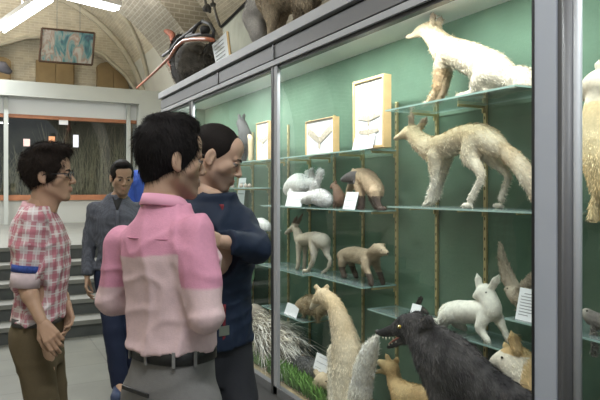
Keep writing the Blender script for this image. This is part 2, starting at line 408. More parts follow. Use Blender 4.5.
m = MB(); m.box((0, YG-.04, 1.32), (3.02, YG+.1, 1.43)); thing_part(portal, m, 'sill', M_ORANGE)
thing_part(portal, MB().box((0, YG-.04, 2.98), (3.02, YG+.1, 3.05)), 'upper_rail', M_ORANGE)
for px in (6, 128.5):
    q = atY(px, 100, YG-.1); thing_part(portal, MB().box((q[0]-.04, YG-.12, PZ), (q[0]+.04, YG-.05, 3.42)), 'mullion', M_GREYP)
M_GL2 = glassmat('showcase_glass', (.9, .93, .9), .10)
g = MB(); g.add([(0, YG+.02, 1.43), (3.02, YG+.02, 1.43), (3.02, YG+.02, 2.98), (0, YG+.02, 2.98)], [(0, 1, 2, 3)]); thing_part(portal, g, 'glass_pane', M_GL2)
thing_part(portal, MB().box((0, YG+.6, 1.36), (3.02, YG+.68, 3.5)), 'back_panel', mat('dark_olive_backdrop', (.055, .058, .046), .9, var=.5, vscale=2.5))
thing_part(portal, MB().box((0, YG+.1, 1.30), (3.02, YG+.68, 1.38)), 'inner_floor', mat('dark_soil', (.05, .045, .03), .9, var=.3))
# dried reeds inside
r2 = random.Random(3); reeds = MB()
for i in range(420):
    x = r2.uniform(.1, 2.95); y = YG+r2.uniform(.22, .55); h_ = r2.uniform(.4, 1.35)*(1.2 if x > 1.2 else .8); lx = r2.uniform(-.35, .35)
    reeds.tube([(x, y, 1.382), (min(max(x+lx*.3, .05), 2.97), y, 1.382+h_*.6), (min(max(x+lx, .05), 2.97), y, min(1.382+h_, 2.94))], [.006, .005, .002], 3, False, False)
tag(reeds.build('dried_reeds', mat('dry_reed', (.22, .21, .145), .9, var=.3)), 'dry reeds and grass filling the dark showcase at the back', 'reeds', kind='stuff')
def glow_mat(n, c, s): return mat(n, c, .5, emit=c, estr=s)  # glowing boxes stand in for reflections in the showcase glass
def small_box(name, label, cat, px0, py0, px1, py1, Y, d, m, group=None):
    mb = MB(); qbox(mb, px0, py0, px1, py1, Y, d); c = np.mean(np.array(mb.v), 0); c[2] = min(v[2] for v in mb.v)
    return tag(mb.build(name, m, origin=tuple(c)), label, cat, group)
small_box('paper_notice', 'small white notice at the top of the back showcase glass', 'notice', 59, 120, 68, 124.5, YG-.03, .012, mat('paper', (.85, .85, .85), .8))
small_box('reflection_glow', 'small pinkish white glow standing in for a reflection in the dark showcase glass, above the plaid man', 'lamp', 23.5, 139, 30, 146, YG+.1, .06, glow_mat('pink_glow', (.9, .66, .62), .8))
small_box('reflection_glow', 'orange glow standing in for a lamp reflection in the middle of the dark back showcase', 'lamp', 49, 136.5, 55, 143, YG+.1, .06, glow_mat('orange_glow', (.75, .32, .16), 1.0))
small_box('reflection_glow', 'cool white glow standing in for a reflection, right one in the dark back showcase', 'lamp', 73.5, 135, 78.5, 147, YG+.1, .06, glow_mat('white_glow', (.85, .82, .95), 1.0))
# shutters on the back wall
def shutter(x0, y0, x1, y1, label, arch=False):
    Y = YB+.22; a = atY(x0, y1, Y); b = atY(x1, y0, Y); z0 = min(a[2], 3.4); z1 = b[2]; cx = (a[0]+b[0])/2
    t = empty('wall_cupboard', (cx, Y, z0), label, 'cupboard')
    thing_part(t, MB().box((a[0], Y, z0), (b[0], Y+.13, z1)), 'frame', M_SHUT)
    for xa, xb in ((a[0]+.03, cx-.005), (cx+.005, b[0]-.03)):
        d = thing_part(t, MB().box((xa, Y-.03, z0+.03), (xb, Y-.001, z1-.03)), 'door', M_SHUT, .006)
    thing_part(t, MB().tube([(cx-.03, Y-.05, (z0+z1)/2-.05), (cx-.03, Y-.05, (z0+z1)/2+.05)], .008, 6), 'handle', mat('brass_handle', (.5, .4, .2), .4, .8))
    if arch:
        m = MB(); n = 12; w_ = (b[0]-a[0])/2; pts = [(cx+w_*math.cos(q), z1+w_*.42*math.sin(q)) for q in np.linspace(0, math.pi, n)]
        vs = [(x, Y, z) for x, z in pts]+[(x, Y+.13, z) for x, z in pts]
        m.add(vs, [tuple(range(n))]+[(i, i+1, n+i+1, n+i) for i in range(n-1)]); thing_part(t, m, 'arched_top', M_SHUT)
shutter(36, 63.5, 74.5, 90, 'tan two-door wall cupboard under the hanging poster')
shutter(97, 70, 129, 94, 'tan arched-top wall cupboard right of the hanging poster', True)
shutter(-14, 62, 11, 90, 'tan wall cupboard cut by the left edge of the photo', True)
bz = tag(MB().tube([atY(-4, 66, 14.4), atY(3, 67, 14.4), atY(11, 73, 14.4)], [.11, .13, .05], 8).build('rolled_sack', mat('grey_sack', (.12, .12, .15), .8, var=.3)), 'grey dark bundle on top of the showcase at the left edge', 'bundle')
# hanging picture
P4 = [atY(42, 28, 14.0), atY(94.5, 33, 14.0), atY(92, 65, 14.25), atY(39, 61, 14.25)]
ux = (P4[1]-P4[0]); uz = (P4[3]-P4[0]); nn = np.cross(ux, uz); nn /= np.linalg.norm(nn)
if nn[1] < 0: nn = -nn
pic = empty('hanging_poster', tuple((P4[2]+P4[3])/2), 'colourful wildlife poster in a thin brown frame hung high on the back wall', 'poster')
def poster_mat():
    m = mat('poster_print', (.4, .5, .5), .35); nt = m.node_tree; N = nt.nodes; b = N['Principled BSDF']
    tc = N.new('ShaderNodeTexCoord'); mp = N.new('ShaderNodeMapping'); mp.inputs['Scale'].default_value = (3.4, 1, 1.5); _lnk(nt, tc.outputs['Object'], mp.inputs['Vector'])
    n = N.new('ShaderNodeTexNoise'); n.inputs['Scale'].default_value = 1.6; n.inputs['Detail'].default_value = 3; n.inputs['Distortion'].default_value = 1.2; _lnk(nt, mp.outputs['Vector'], n.inputs['Vector'])
    cr = N.new('ShaderNodeValToRGB'); e = cr.color_ramp.elements; e[0].position = .3; e[0].color = (.06, .10, .16, 1); e[1].position = .72; e[1].color = (.52, .58, .55, 1)
    for p_, c in ((.40, (.10, .26, .30, 1)), (.48, (.30, .42, .44, 1)), (.54, (.42, .30, .25, 1)), (.60, (.55, .52, .50, 1))): x = e.new(p_); x.color = c
    _lnk(nt, n.outputs['Fac'], cr.inputs['Fac']); _lnk(nt, cr.outputs['Color'], b.inputs['Base Color']); return m
def slab(P4, n_, d):
    vs = [p for p in P4]+[p+n_*d for p in P4]; return vs, [(0, 1, 2, 3), (7, 6, 5, 4), (0, 4, 5, 1), (1, 5, 6, 2), (2, 6, 7, 3), (3, 7, 4, 0)]
m = MB(); m.add(*slab(P4, nn, .03)); thing_part(pic, m, 'print', poster_mat())
m = MB()
for i in range(4): m.tube([P4[i]-nn*.012, P4[(i+1) % 4]-nn*.012], .022, 4, False)
thing_part(pic, m, 'frame', mat('brown_frame', (.10, .055, .035), .5))
for px in (57, 80):
    a = atY(px, 29 if px < 60 else 32, 14.02); thing_part(pic, MB().tube([a, (a[0], a[1], 6.0)], .006, 5), 'hanging_wire', mat('wire', (.2, .2, .2), .5))
# fluorescent fixtures
def fixture(a, b, label, pw):
    a = np.array(a); b = np.array(b); c = (a+b)/2; L = np.linalg.norm(b-a); ang = math.atan2(b[1]-a[1], b[0]-a[0])
    t = empty('fluorescent_light', tuple(c), label, 'ceiling light', 'ceiling tube lights', ang)
    h = MB().box((-L/2, -.09, .03), (L/2, .09, .10)).build('housing', mat('lamp_housing', (.8, .8, .8), .5), t)
    for s in (-.045, .045): MB().tube([(-L/2+.03, s, 0), (L/2-.03, s, 0)], .022, 10).build('tube', TUBE, t)
    MB().tube([(0, 0, .1), (0, 0, .55)], .006, 5).build('hanging_rod', M_GREYP, t)
    l = bpy.data.lights.new('tube_light', 'AREA'); l.shape = 'RECTANGLE'; l.size = L; l.size_y = .16; l.energy = pw; l.color = (.93, .97, 1)
    lo = bpy.data.objects.new('tube_light', l); COL.objects.link(lo); lo.parent = t; lo.location = (0, 0, -.04)
    lu = bpy.data.lights.new('tube_light_up', 'AREA'); lu.shape = 'RECTANGLE'; lu.size = L; lu.size_y = .16; lu.energy = pw*.8; lu.color = (1, .97, .9)
    lo = bpy.data.objects.new('tube_light_up', lu); COL.objects.link(lo); lo.parent = t; lo.location = (0, 0, .12); lo.rotation_euler = (math.pi, 0, 0)
TUBE = mat('lit_tube', (1, 1, 1), .5, emit=(.92, .96, 1), estr=9)
fixture((.27, 10.1, 3.92), (.76, 8.1, 3.92), 'fluorescent tube light nearest the top left corner of the photo', 120)
fixture((.93, 7.9, 3.92), (1.62, 8.15, 3.92), 'fluorescent tube light right of the leftmost one under the vault', 60)
fixture((-1.6, 12.2, 4.6), (-.2, 12.2, 4.6), 'unseen added fluorescent tube light in the back bay left of the poster', 150)  # added lamp out of view, brightens the back bay
fixture((-.6, 3.4, 4.3), (-.6, 4.8, 4.3), 'unseen added fluorescent tube light overhead in the hall beyond the frame', 55)  # added lamp out of view, extra light from the hall
fixture((-.4, .2, 4.2), (1.0, .2, 4.2), 'unseen added fluorescent tube light overhead behind the photographer', 84)  # unseen lamp added to light the figures and the cabinet front

# ================================================================ display cabinet
XF, XBK = 1.76, 2.22      # glass plane and back panel
S = lambda px, X=XF: atX(px, 0, X)[1]
M_ALU = mat('grey_anodised_metal', (.135, .137, .145), .55, .25, var=.03, vscale=3)
M_ALUL = mat('light_metal_strip', (.36, .37, .39), .6, .2)
M_BLK = mat('black_gasket', (.012, .012, .014), .45)
def green_mat():
    m = mat('green_felt_wall', (.105, .185, .125), .95, var=.14, vscale=5, bump=.15, bscale=60); return m
M_GREEN = green_mat()
M_WHITE = mat('white_panel', (.76, .78, .78), .7)
cab = empty('display_cabinet', (1.76, 3.2, 0), 'long grey metal glass-fronted museum display cabinet lined in green', 'display cabinet')
YA, YE = -.6, 6.45
def cpart(mb, name, m, bevel=0.): return thing_part(cab, mb, name, m, bevel)
cpart(MB().box((XBK, YA, .1), (XBK+.03, YE, 2.43)), 'back_panel', M_GREEN)
cpart(MB().box((XF+.02, YE-.03, .1), (XBK, YE, 2.43)), 'end_panel', M_GREEN)
cpart(MB().box((XF+.02, YA, .1), (XBK, YA+.03, 2.43)), 'end_panel', M_GREEN)
cpart(MB().box((XF+.02, YA, 2.43), (XBK+.03, YE, 2.46)), 'ceiling_panel', M_WHITE)
cpart(MB().box((XF-.01, YA, 0), (XBK+.03, YE, .16)), 'plinth', M_ALU)
# top frame: light lip, dark groove, fascia, thin groove, strip, gasket
cpart(MB().box((XF-.05, YA, 2.515), (XBK+.05, YE+.03, 2.58)), 'top_board', M_ALUL, .003)
fa = MB(); fa.box((XF-.012, YA, 2.34), (XF+.03, YE, 2.515), mi=0); cpart(fa, 'groove', M_BLK)
cpart(MB().box((XF-.03, YA, 2.405), (XF-.012, YE, 2.495)), 'fascia', M_ALU, .002)
cpart(MB().box((XF-.03, YA, 2.362), (XF-.012, YE, 2.398)), 'rail', M_ALUL, .002)
for s_ in (S(218, XF-.03), 3.62, 1.43): cpart(MB().box((XF-.036, s_-.012, 2.40), (XF-.012, s_+.012, 2.5)), 'fascia_joint', M_BLK)
cpart(MB().box((XF-.02, YA, .16), (XF+.02, YE, .22)), 'bottom_rail', M_ALU, .002)
# posts
def post(sc):
    cpart(MB().box((XF-.02, sc-.035, .16), (XF+.004, sc+.035, 2.36)), 'post', M_ALUL, .003)
    cpart(MB().box((XF-.024, sc+.02, .16), (XF+.005, sc+.05, 2.36)), 'post_gasket', M_BLK)
for px in (277.5,): post(S(px))
post(S(193.5)); post(S(163.5)+.05)
# wide post near the camera
s0, s1 = S(582), S(536.5)
M_ALUP = mat('pale_anodised_metal', (.42, .45, .51), .6, .2, var=.03, vscale=3)
cpart(MB().box((XF-.02, s0+.085, .16), (XF+.004, s1-.006, 2.36)), 'post', M_ALUP, .003)
cpart(MB().box((XF-.022, s1-.008, .16), (XF+.004, s1+.003, 2.36)), 'post_gasket', M_BLK)
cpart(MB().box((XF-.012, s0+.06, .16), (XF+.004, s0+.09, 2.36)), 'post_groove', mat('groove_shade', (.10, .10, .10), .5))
cpart(MB().tube([(XF-.005, s0+.045, .16), (XF-.005, s0+.045, 2.36)], .024, 12), 'post_moulding', M_ALU)
cpart(MB().tube([(XF-.005, s0+.012, .16), (XF-.005, s0+.012, 2.36)], .014, 12), 'post_moulding', M_ALUL)
M_GLASS = glassmat('front_glass', (.97, .99, .98), .035)
for ya, yb in ((YA, s0), (s1, S(281)), (S(272), S(196)), (S(190), YE)):
    g = MB(); g.add([(XF, ya, .2), (XF, yb, .2), (XF, yb, 2.36), (XF, ya, 2.36)], [(0, 1, 2, 3)]); cpart(g, 'glass_pane', M_GLASS)
# slotted brass standards on the back panel
M_BRASS = mat('brass_standard', (.50, .42, .20), .45, .5)
rails = [2.912-.36*k for k in range(-9, 8)]
M_SLOT = mat('slot_dark', (.05, .04, .02), .8)
for s_ in rails:
    ra = MB(); ra.box((XBK-.014, s_-.009, .3), (XBK-.001, s_+.009, 2.06), mi=0)
    for i in range(34): ra.box((XBK-.0152, s_-.003, .33+i*.05), (XBK-.0139, s_+.003, .345+i*.05), mi=1)
    cpart(ra, 'shelf_standard', [M_BRASS, M_SLOT])
# cabinet lamps: tube fixtures under the ceiling panel, behind the fascia
for y0, y1, pw in ((1.55, 3.5, 27), (3.75, 5.35, 24), (-.4, 1.3, 14), (5.5, 6.35, 9)):
    t = empty('cabinet_tube_light', (XF+.058, (y0+y1)/2, 2.39), 'slim tube light hidden behind the fascia, lighting the bay from y %.0f' % 0, 'light')
    t['label'] = 'slim fluorescent tube behind the cabinet fascia'; t['group'] = 'cabinet tube lights'
    L = y1-y0
    MB().box((-.03, -L/2, .012), (.03, L/2, .035)).build('housing', M_WHITE, t)
    MB().tube([(0, -L/2+.02, 0), (0, L/2-.02, 0)], .012, 8).build('tube', TUBE, t)
    l = bpy.data.lights.new('cabinet_light', 'AREA'); l.shape = 'RECTANGLE'; l.size = .05; l.size_y = L; l.energy = pw; l.color = (.96, 1, .98)
    lo = bpy.data.objects.new('cabinet_light', l); COL.objects.link(lo); lo.parent = t; lo.location = (0, 0, -.02); lo.rotation_euler = (0, math.radians(-10), 0)
# glass shelves
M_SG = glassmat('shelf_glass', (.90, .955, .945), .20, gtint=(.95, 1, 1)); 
def painted_sheen(m, c, f):
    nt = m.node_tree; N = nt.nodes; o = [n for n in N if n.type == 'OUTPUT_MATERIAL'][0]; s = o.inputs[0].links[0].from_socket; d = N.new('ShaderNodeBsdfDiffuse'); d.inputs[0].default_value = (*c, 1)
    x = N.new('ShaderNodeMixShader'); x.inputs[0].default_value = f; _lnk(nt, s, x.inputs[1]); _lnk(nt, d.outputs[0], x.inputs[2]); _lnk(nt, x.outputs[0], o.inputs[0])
painted_sheen(M_SG, (.42, .52, .52), .13)  # pale diffuse share imitates the lit ceiling reflected in the shelves
M_SE = mat('glass_edge', (.34, .50, .45), .2, coat=.5)
SH = {}
def shelf(key, ya, yb, z, xf, label, brs):
    t = empty('glass_shelf', ((xf+XBK)/2, (ya+yb)/2, z-.008), label, 'shelf', 'glass shelves of the cabinet')
    m = MB(); lo, hi = (xf, ya, z-.008), (XBK-.02, yb, z)
    m.box(lo, hi); m.mi = [0, 0, 1, 1, 1, 1]
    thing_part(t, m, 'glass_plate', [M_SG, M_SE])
    for s_ in brs: 
        b = MB(); b.box((XBK-.19, s_-.004, z-.022), (XBK-.016, s_+.004, z-.009)); b.box((XBK-.03, s_-.004, z-.045), (XBK-.016, s_+.004, z-.02)); thing_part(t, b, 'bracket', M_BRASS)
    SH[key] = z
R_ = lambda k: 2.912-.36*k
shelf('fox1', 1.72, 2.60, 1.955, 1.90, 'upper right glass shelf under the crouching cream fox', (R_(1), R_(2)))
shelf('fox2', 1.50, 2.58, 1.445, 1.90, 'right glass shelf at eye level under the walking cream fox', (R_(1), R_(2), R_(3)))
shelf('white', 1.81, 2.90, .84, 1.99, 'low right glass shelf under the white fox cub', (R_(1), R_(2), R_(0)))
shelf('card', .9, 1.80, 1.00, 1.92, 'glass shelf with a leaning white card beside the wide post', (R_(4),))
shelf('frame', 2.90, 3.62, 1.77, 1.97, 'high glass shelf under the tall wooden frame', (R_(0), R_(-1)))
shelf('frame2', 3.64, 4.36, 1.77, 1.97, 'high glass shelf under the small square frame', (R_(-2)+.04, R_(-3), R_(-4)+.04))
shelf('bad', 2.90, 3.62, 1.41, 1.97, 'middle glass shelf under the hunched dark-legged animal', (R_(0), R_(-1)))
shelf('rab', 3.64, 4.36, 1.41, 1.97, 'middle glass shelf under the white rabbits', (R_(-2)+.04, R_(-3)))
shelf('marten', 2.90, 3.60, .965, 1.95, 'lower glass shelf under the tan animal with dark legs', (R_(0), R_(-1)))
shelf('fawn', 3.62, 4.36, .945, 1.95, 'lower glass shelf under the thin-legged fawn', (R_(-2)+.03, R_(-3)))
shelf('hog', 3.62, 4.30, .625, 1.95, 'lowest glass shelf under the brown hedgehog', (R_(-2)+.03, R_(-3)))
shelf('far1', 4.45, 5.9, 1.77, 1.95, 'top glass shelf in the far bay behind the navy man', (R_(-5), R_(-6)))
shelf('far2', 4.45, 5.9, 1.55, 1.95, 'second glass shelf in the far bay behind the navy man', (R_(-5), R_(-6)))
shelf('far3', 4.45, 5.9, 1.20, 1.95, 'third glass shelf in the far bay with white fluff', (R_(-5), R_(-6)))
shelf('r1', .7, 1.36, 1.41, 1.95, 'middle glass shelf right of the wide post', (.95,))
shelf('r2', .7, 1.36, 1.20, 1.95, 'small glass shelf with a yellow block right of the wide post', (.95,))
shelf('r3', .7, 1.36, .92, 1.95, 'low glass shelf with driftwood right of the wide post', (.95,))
# ground inside the cabinet
gm = MB(); nx_, ny_ = 8, 90
for i in range(nx_+1):
    for j in range(ny_+1):
        x = XF+.03+(XBK-.02-XF-.03)*i/nx_; y = YA+.04+(YE-YA-.08)*j/ny_
        gm.v.append((x, y, .205+.003*math.sin(7*y+3*x)+.003*math.sin(17*y)*math.sin(20*x)+.08*(i/nx_)**4*max(0, min(1, (y-3.4)*2))))
for i in range(nx_):
    for j in range(ny_): gm.f.append((i*(ny_+1)+j, (i+1)*(ny_+1)+j, (i+1)*(ny_+1)+j+1, i*(ny_+1)+j+1)); gm.sm.append(True); gm.mi.append(0)
tag(gm.build('cabinet_soil', mat('dry_soil', (.22, .17, .09), .95, var=.35, vscale=12, bump=.8, bscale=50)), 'dry brown soil bed covering the cabinet floor', 'soil', kind='stuff')
# ================================================================ stuffed animals
M_FUR = mat('fur_coat', (1, 1, 1), .85, attr=True, var=.12, vscale=60, spec=.2)
M_EYE = mat('glass_eye', (.02, .012, .006), .12, coat=.6)
M_EYEY = mat('yellow_glass_eye', (.62, .42, .05), .15, coat=.6)
M_NOSE = mat('black_nose', (.015, .013, .013), .35)
def lerpc(a, b, t): t = np.atleast_1d(np.clip(t, 0, 1))[:, None]; return np.array(a)*(1-t)+np.array(b)*t
class Animal:
    """traced on the plane X = D (off = metres further in); radii in pixels"""
    def __init__(s, D, base, k=.012, flat=1.): s.D = D; s.base = base; s.b = Blob(k); s.flat = flat; s.eyes = []; s.noses = []; s.extra = []; s.k = k
    def pt(s, n):
        px, py, off, r = n; X = s.D+off; d = depX(px, X)
        q = at(px, py, d) if py is not None else np.array([X, at(px, HY, d)[1], s.base+r*d/F0]); return q, r*d/F0
    def ch(s, *nodes, k=None, ax=None, fl=1.):
        if not hasattr(s, 'p0'): a_ = [s.pt(n) for n in nodes]; s.p0 = a_[0][0]; s.p0s = max(a_[-1][1]*2.2, .03)
        if ax is None and s.flat != 1: ax, fl = (1, 0, 0), s.flat
        s.b.chain([s.pt(n) for n in nodes], k, ax, fl, root=k is not None and len(nodes) > 2 and nodes[0][3] > 4); return s
    def ear(s, b0, tip, r, ax=(.4, .9, 0), fl=2.6):
        p, ra = s.pt((*b0, r)); q, _ = s.pt((*tip, 1)); m = p*.45+q*.55
        s.b.cap(p, m, ra*.85, ra*.8, .004, ax, fl); s.b.cap(m, q, ra*.8, ra*.12, .004, ax, fl); return s
    def eye(s, px, py, off, r, m=None): s.eyes.append((*s.pt((px, py, off, r)), m or M_EYE)); return s
    def nose(s, px, py, off, r): s.noses.append(s.pt((px, py, off, r))); return s
    def make(s, name, label, cat, col, furn, L, flow, h=.006, group=None, lift=.35, Lf=None, w=.0011, disp=None, jit=.35, extra_fur=(), seed=1, tip=1.1, smooth=1):
        V, Q = s.b.mesh(h, disp=disp or (lambda P: .0018*snoise(P, 70, seed)), smooth=smooth)
        N = vnormals(V, Q); C = np.clip(col(V, N), 0, 1)
        parts = [(V, Q, C*.9)]
        if Lf is None: hd = s.p0; hs = s.p0s; Lf = lambda P: np.clip((np.linalg.norm(P-hd, axis=1)-hs*.5)/(hs*1.6), .25, 1)
        if furn: parts.append(fur(V, Q, np.clip(C*1.12, 0, .93), int(furn*1.5), L*.85, w*1.25, flow, lift, jit+.12, tip, seed=seed, Lf=Lf))
        for mask, n, l_, fl_, li_, w_, cc in extra_fur:
            C2 = C if cc is None else np.tile(np.array(cc, float), (len(V), 1)); parts.append(fur(V, Q, C2, n, l_, w_, fl_, li_, .3, 1.1, mask, seed+5))
        V, Q, C = join_arr(parts); V[:, 2] = np.maximum(V[:, 2], s.base+.001)
        V[:, 0] = np.clip(V[:, 0], XF+.022, XBK-.021)
        c = V.mean(0); o0 = np.array([c[0], c[1], s.base])
        if s.base < .4: o0[2] = min(V[:, 2])
        me = npmesh(name, V-o0, Q, C); o = link(name, me, M_FUR); o.location = o0; tag(o, label, cat, group)
        for nm, arr in (('eye', s.eyes), ('nose', s.noses)):
            for e in arr:
                b = MB(); r = e[1]; b.lathe([(r*math.sin(a), -r*math.cos(a)) for a in np.linspace(.001, math.pi-.001, 9)], n=12)
                x = b.build(nm, e[2] if nm == 'eye' else M_NOSE, o); x.location = e[0]-o0
        return o
pz = lambda px, py, X: atX(px, py, X)
CREAM, WHT, OCH, TAN, DRK = (.72, .62, .43), (.80, .76, .66), (.52, .34, .16), (.50, .40, .25), (.06, .05, .045)
back = lambda f: (lambda P: np.tile(np.array(f, float), (len(P), 1)))
HAIRB = (0, -1, -.5)
# --- crouching fox on the upper right shelf
z = SH['fox1']
A = Animal(2.04, z, .012)
A.ch((407, 37, 0, 1.6), (414, 35, 0, 2.6), (421, 31, 0, 5.0), (429, 30, 0, 7.8)).ch((429, 31, 0, 7.5), (436, 38, 0, 9), (444, 49, 0, 12))
A.ch((444, 49, 0, 12.5), (458, 54, 0, 13.5), (474, 60, .01, 15), (492, 70, .01, 17), (505, 80, .01, 14.5))
A.ch((443, 58, -.03, 6.5), (439, 74, -.03, 5), (437, 88, -.03, 3.6), (430, 101, -.03, 3.4), k=.006).ch((430, 102, -.03, 3.2), (424, None, -.03, 2.6), k=.005)
A.ch((447, 60, .05, 6.5), (446, 76, .05, 4.6), (445, 88, .05, 3.4), (440, 99, .05, 3.2), k=.006).ch((440, 99, .05, 3.1), (434, None, .05, 2.5), k=.005)
A.ch((492, 76, -.03, 12), (480, 84, -.04, 8), (488, 93, -.05, 5), (486, 98, -.05, 4), k=.01).ch((486, None, -.05, 3.6), (470, None, -.05, 3.6), (458, None, -.05, 3.2), k=.006)
A.ch((500, 84, .05, 10), (495, 92, .05, 5), (478, None, .05, 3.6), k=.01)
A.ch((508, 82, .02, 8), (520, 79, .0, 11), (527, 88, -.02, 11), (524, 97, -.02, 7), (512, None, -.03, 4.5), k=.012)
A.ear((432, 24, -.02), (433.5, 10.5, -.02), 4.2).ear((438, 25, .02), (442, 15.5, .03), 4.2)
A.eye(418.5, 30.5, -.02, 1.1).nose(406.5, 36.5, 0, 1.5)
def c_fox1(P, N):
    c = lerpc((.60, .55, .45), (.56, .46, .31), (P[:, 2]-z-.10)/.25+.3*snoise(P, 25, 3)); leg = (P[:, 2] < z+.17) & (P[:, 1] > pz(450, 90, 2.04)[1])
    c[leg] = lerpc(c[leg], OCH, .55+.3*snoise(P[leg], 40, 2)); e = P[:, 2] > pz(430, 22, 2.04)[2]; c[e] = (.42, .34, .26); return c
A.make('stuffed_fox', 'crouching cream fox with raised tail on the upper right shelf', 'fox', c_fox1, 9000, .022, HAIRB, .006, seed=2)
# --- walking fox below it
z = SH['fox2']
A = Animal(2.04, z, .012)
A.ch((395, 139, 0, 1.6), (401, 136, 0, 3), (408, 133, 0, 6), (414, 133, 0, 7.6)).ch((414, 135, 0, 7), (422, 143, 0, 9), (434, 150, 0, 12))
A.ch((434, 150, 0, 12.5), (448, 145, 0, 12), (462, 138, 0, 11.5), (480, 137, 0, 13), (492, 143, 0, 11.5), (500, 149, 0, 8))
A.ch((502, 148, .01, 5), (512, 157, .01, 7.5), (521, 167, .0, 8.3), (528, 180, -.01, 7.5), (533, 194, -.01, 4), (534, 201, -.01, 1.5), k=.01)
A.ch((435, 156, -.04, 7), (435, 170, -.04, 4.6), (434, 183, -.04, 3.4), (430, 197, -.04, 3.2), k=.006).ch((431, 199, -.04, 3.2), (425, None, -.04, 2.6), k=.005)
A.ch((446, 156, .05, 6.5), (443, 170, .05, 4.2), (440, 183, .05, 3.1), (437, 196, .05, 3), k=.006).ch((437, 197, .05, 3), (431, None, .05, 2.5), k=.005)
A.ch((474, 146, -.02, 10), (471, 158, -.035, 7.5), (478, 168, -.05, 5), (481, 178, -.05, 3.3), (475, 190, -.05, 2.9), (470, 200, -.05, 3), k=.007).ch((470, None, -.05, 3), (464, None, -.05, 2.6), k=.005)
A.ch((490, 150, .05, 9), (494, 160, .05, 6.5), (503, 169, .05, 4.2), (508, 177, .05, 3.2), (504, 189, .05, 2.8), (501, 199, .05, 3), k=.007).ch((500, None, .05, 3), (495, None, .05, 2.6), k=.005)
A.ear((411, 127, -.02), (411.5, 109, -.02), 4.0).ear((419, 128, .03), (428, 115.5, .04), 4.2)
A.eye(405, 132.5, -.025, 1.1).nose(394.8, 139, 0, 1.5)
def c_fox2(P, N):
    c = lerpc(WHT, (.62, .50, .32), (P[:, 2]-z-.12)/.22+.35*snoise(P, 28, 5)); e = (P[:, 2] > pz(412, 124, 2.04)[2]) & (P[:, 1] > pz(432, 120, 2.04)[1]); c[e] = (.36, .28, .2)
    t = P[:, 1] < pz(503, 160, 2.04)[1]; c[t] = lerpc(c[t], OCH, .35+.4*snoise(P[t], 35, 9)); return c
A.make('stuffed_fox', 'cream fox walking left on the eye-level right shelf', 'fox', c_fox2, 9000, .02, HAIRB, .006, seed=3)
# --- white fox cub
z = SH['white']
A = Animal(2.06, z, .008)
A.ch((474.7, 296.5, -.01, 1.7), (478, 295.5, -.01, 4.2), (483.5, 293.5, 0, 7.8), (486, 292.5, 0, 8.6)).ch((486, 293.5, 0, 8.4), (490, 302, 0, 9), (492, 309, 0, 9.5))
A.ch((491, 311, 0, 10), (476, 312, 0, 11), (460, 312, 0, 11.5), (449, 313, .01, 9.5), (444, 319, .01, 6))
A.ch((484, 318, -.03, 5.5), (480, 327, -.04, 4.2), (483, 334, -.04, 3.2), (488, None, -.04, 2.6), k=.006)
A.ch((495, 311, .04, 5.5), (500, 322, .04, 4), (504, 330, .04, 2.8), (509, None, .04, 2.5), k=.006)
A.ch((450, 313, -.04, 7), (442, 322, -.04, 4.6), (444, None, -.04, 3.2), k=.006).ch((455, 315, .03, 7), (458, 322, .03, 5), (464, None, .03, 3), k=.006)
A.ch((446, 320, 0, 3.8), (437, 321, 0, 2.8), (431, 319, 0, 1.5), k=.004)
A.ear((479.5, 288, -.01), (477, 272.5, -.01), 4.6).ear((491, 289, .0), (499.5, 273.5, .01), 5.2)
A.eye(478.5, 292, -.03, .8).eye(486, 292.5, -.05, .85).nose(474.3, 296, -.012, 1.5)
A.make('stuffed_fox_cub', 'white fox cub with large ears lying on the low right shelf', 'fox cub', lambda P, N: np.tile((.86, .84, .74), (len(P), 1)), 8000, .012, HAIRB, .004, w=.0008, seed=4)
# --- black wolf in front, near the glass
A = Animal(1.905, .212, .02, flat=1.5)
A.ch((379, 333, 0, 2.6), (386, 332, 0, 4.2), (394, 330, 0, 5.8), (405, 326, 0, 11), (417, 326, 0, 13), k=.012)
A.ch((388, 347, 0, 2.0), (396, 343.5, 0, 2.9), (406, 338, 0, 5), k=.006)
A.ch((413, 328, 0, 12), (423, 340, 0, 16.5), (438, 356, 0, 23)).ch((438, 356, 0, 24), (460, 374, 0, 26), (490, 397, 0, 26), (520, 419, 0, 28), (548, 440, 0, 30), k=.03)
A.ch((445, 376, 0, 22), (452, 400, 0, 18), (455, 440, 0, 12), k=.03)
for off, dx in ((-.05, 0), (.06, 16)):
    A.ch((442+dx, 400, off, 13), (440+dx, 425, off, 9), (441+dx, 450, off, 7), k=.02); p0, r0 = A.pt((441+dx, 450, off, 7)); A.b.cap(p0, (p0[0], p0[1]+.01, .25), r0, r0*.85, .02); A.b.cap((p0[0], p0[1]+.02, .235), (p0[0], p0[1]+.07, .23), r0*.9, r0*.7, .02)
for off, px in ((-.05, 570), (.05, 600)):
    p0, r0 = A.pt((px, 450, off, 20)); A.b.cap(p0, (p0[0], p0[1]-.05, .5), r0, r0*.6, .03); A.b.cap((p0[0], p0[1]-.05, .5), (p0[0], p0[1]-.02, .24), r0*.5, r0*.35, .02); A.b.cap((p0[0], p0[1]-.02, .235), (p0[0], p0[1]+.05, .23), r0*.4, r0*.3, .02)
A.ch((548, 430, 0, 32), (575, 440, 0, 30), k=.03)
A.ear((424, 327, -.04), (431, 315, -.05), 7.5, ax=(.7, .7, 0), fl=2.2).ear((415, 319, .05), (419, 311, .05), 6, ax=(.7, .7, 0), fl=2.4)
A.eye(399.5, 326.8, -.045, 1.9, M_EYEY).nose(377.5, 332, 0, 2.6)
def c_wolf(P, N):
    n = snoise(P*np.array([1, 1, .6]), 14, 7)*.7+.4*snoise(P, 60, 9); c = lerpc((.016, .015, .017), (.13, .12, .12), .2+.9*n); return c
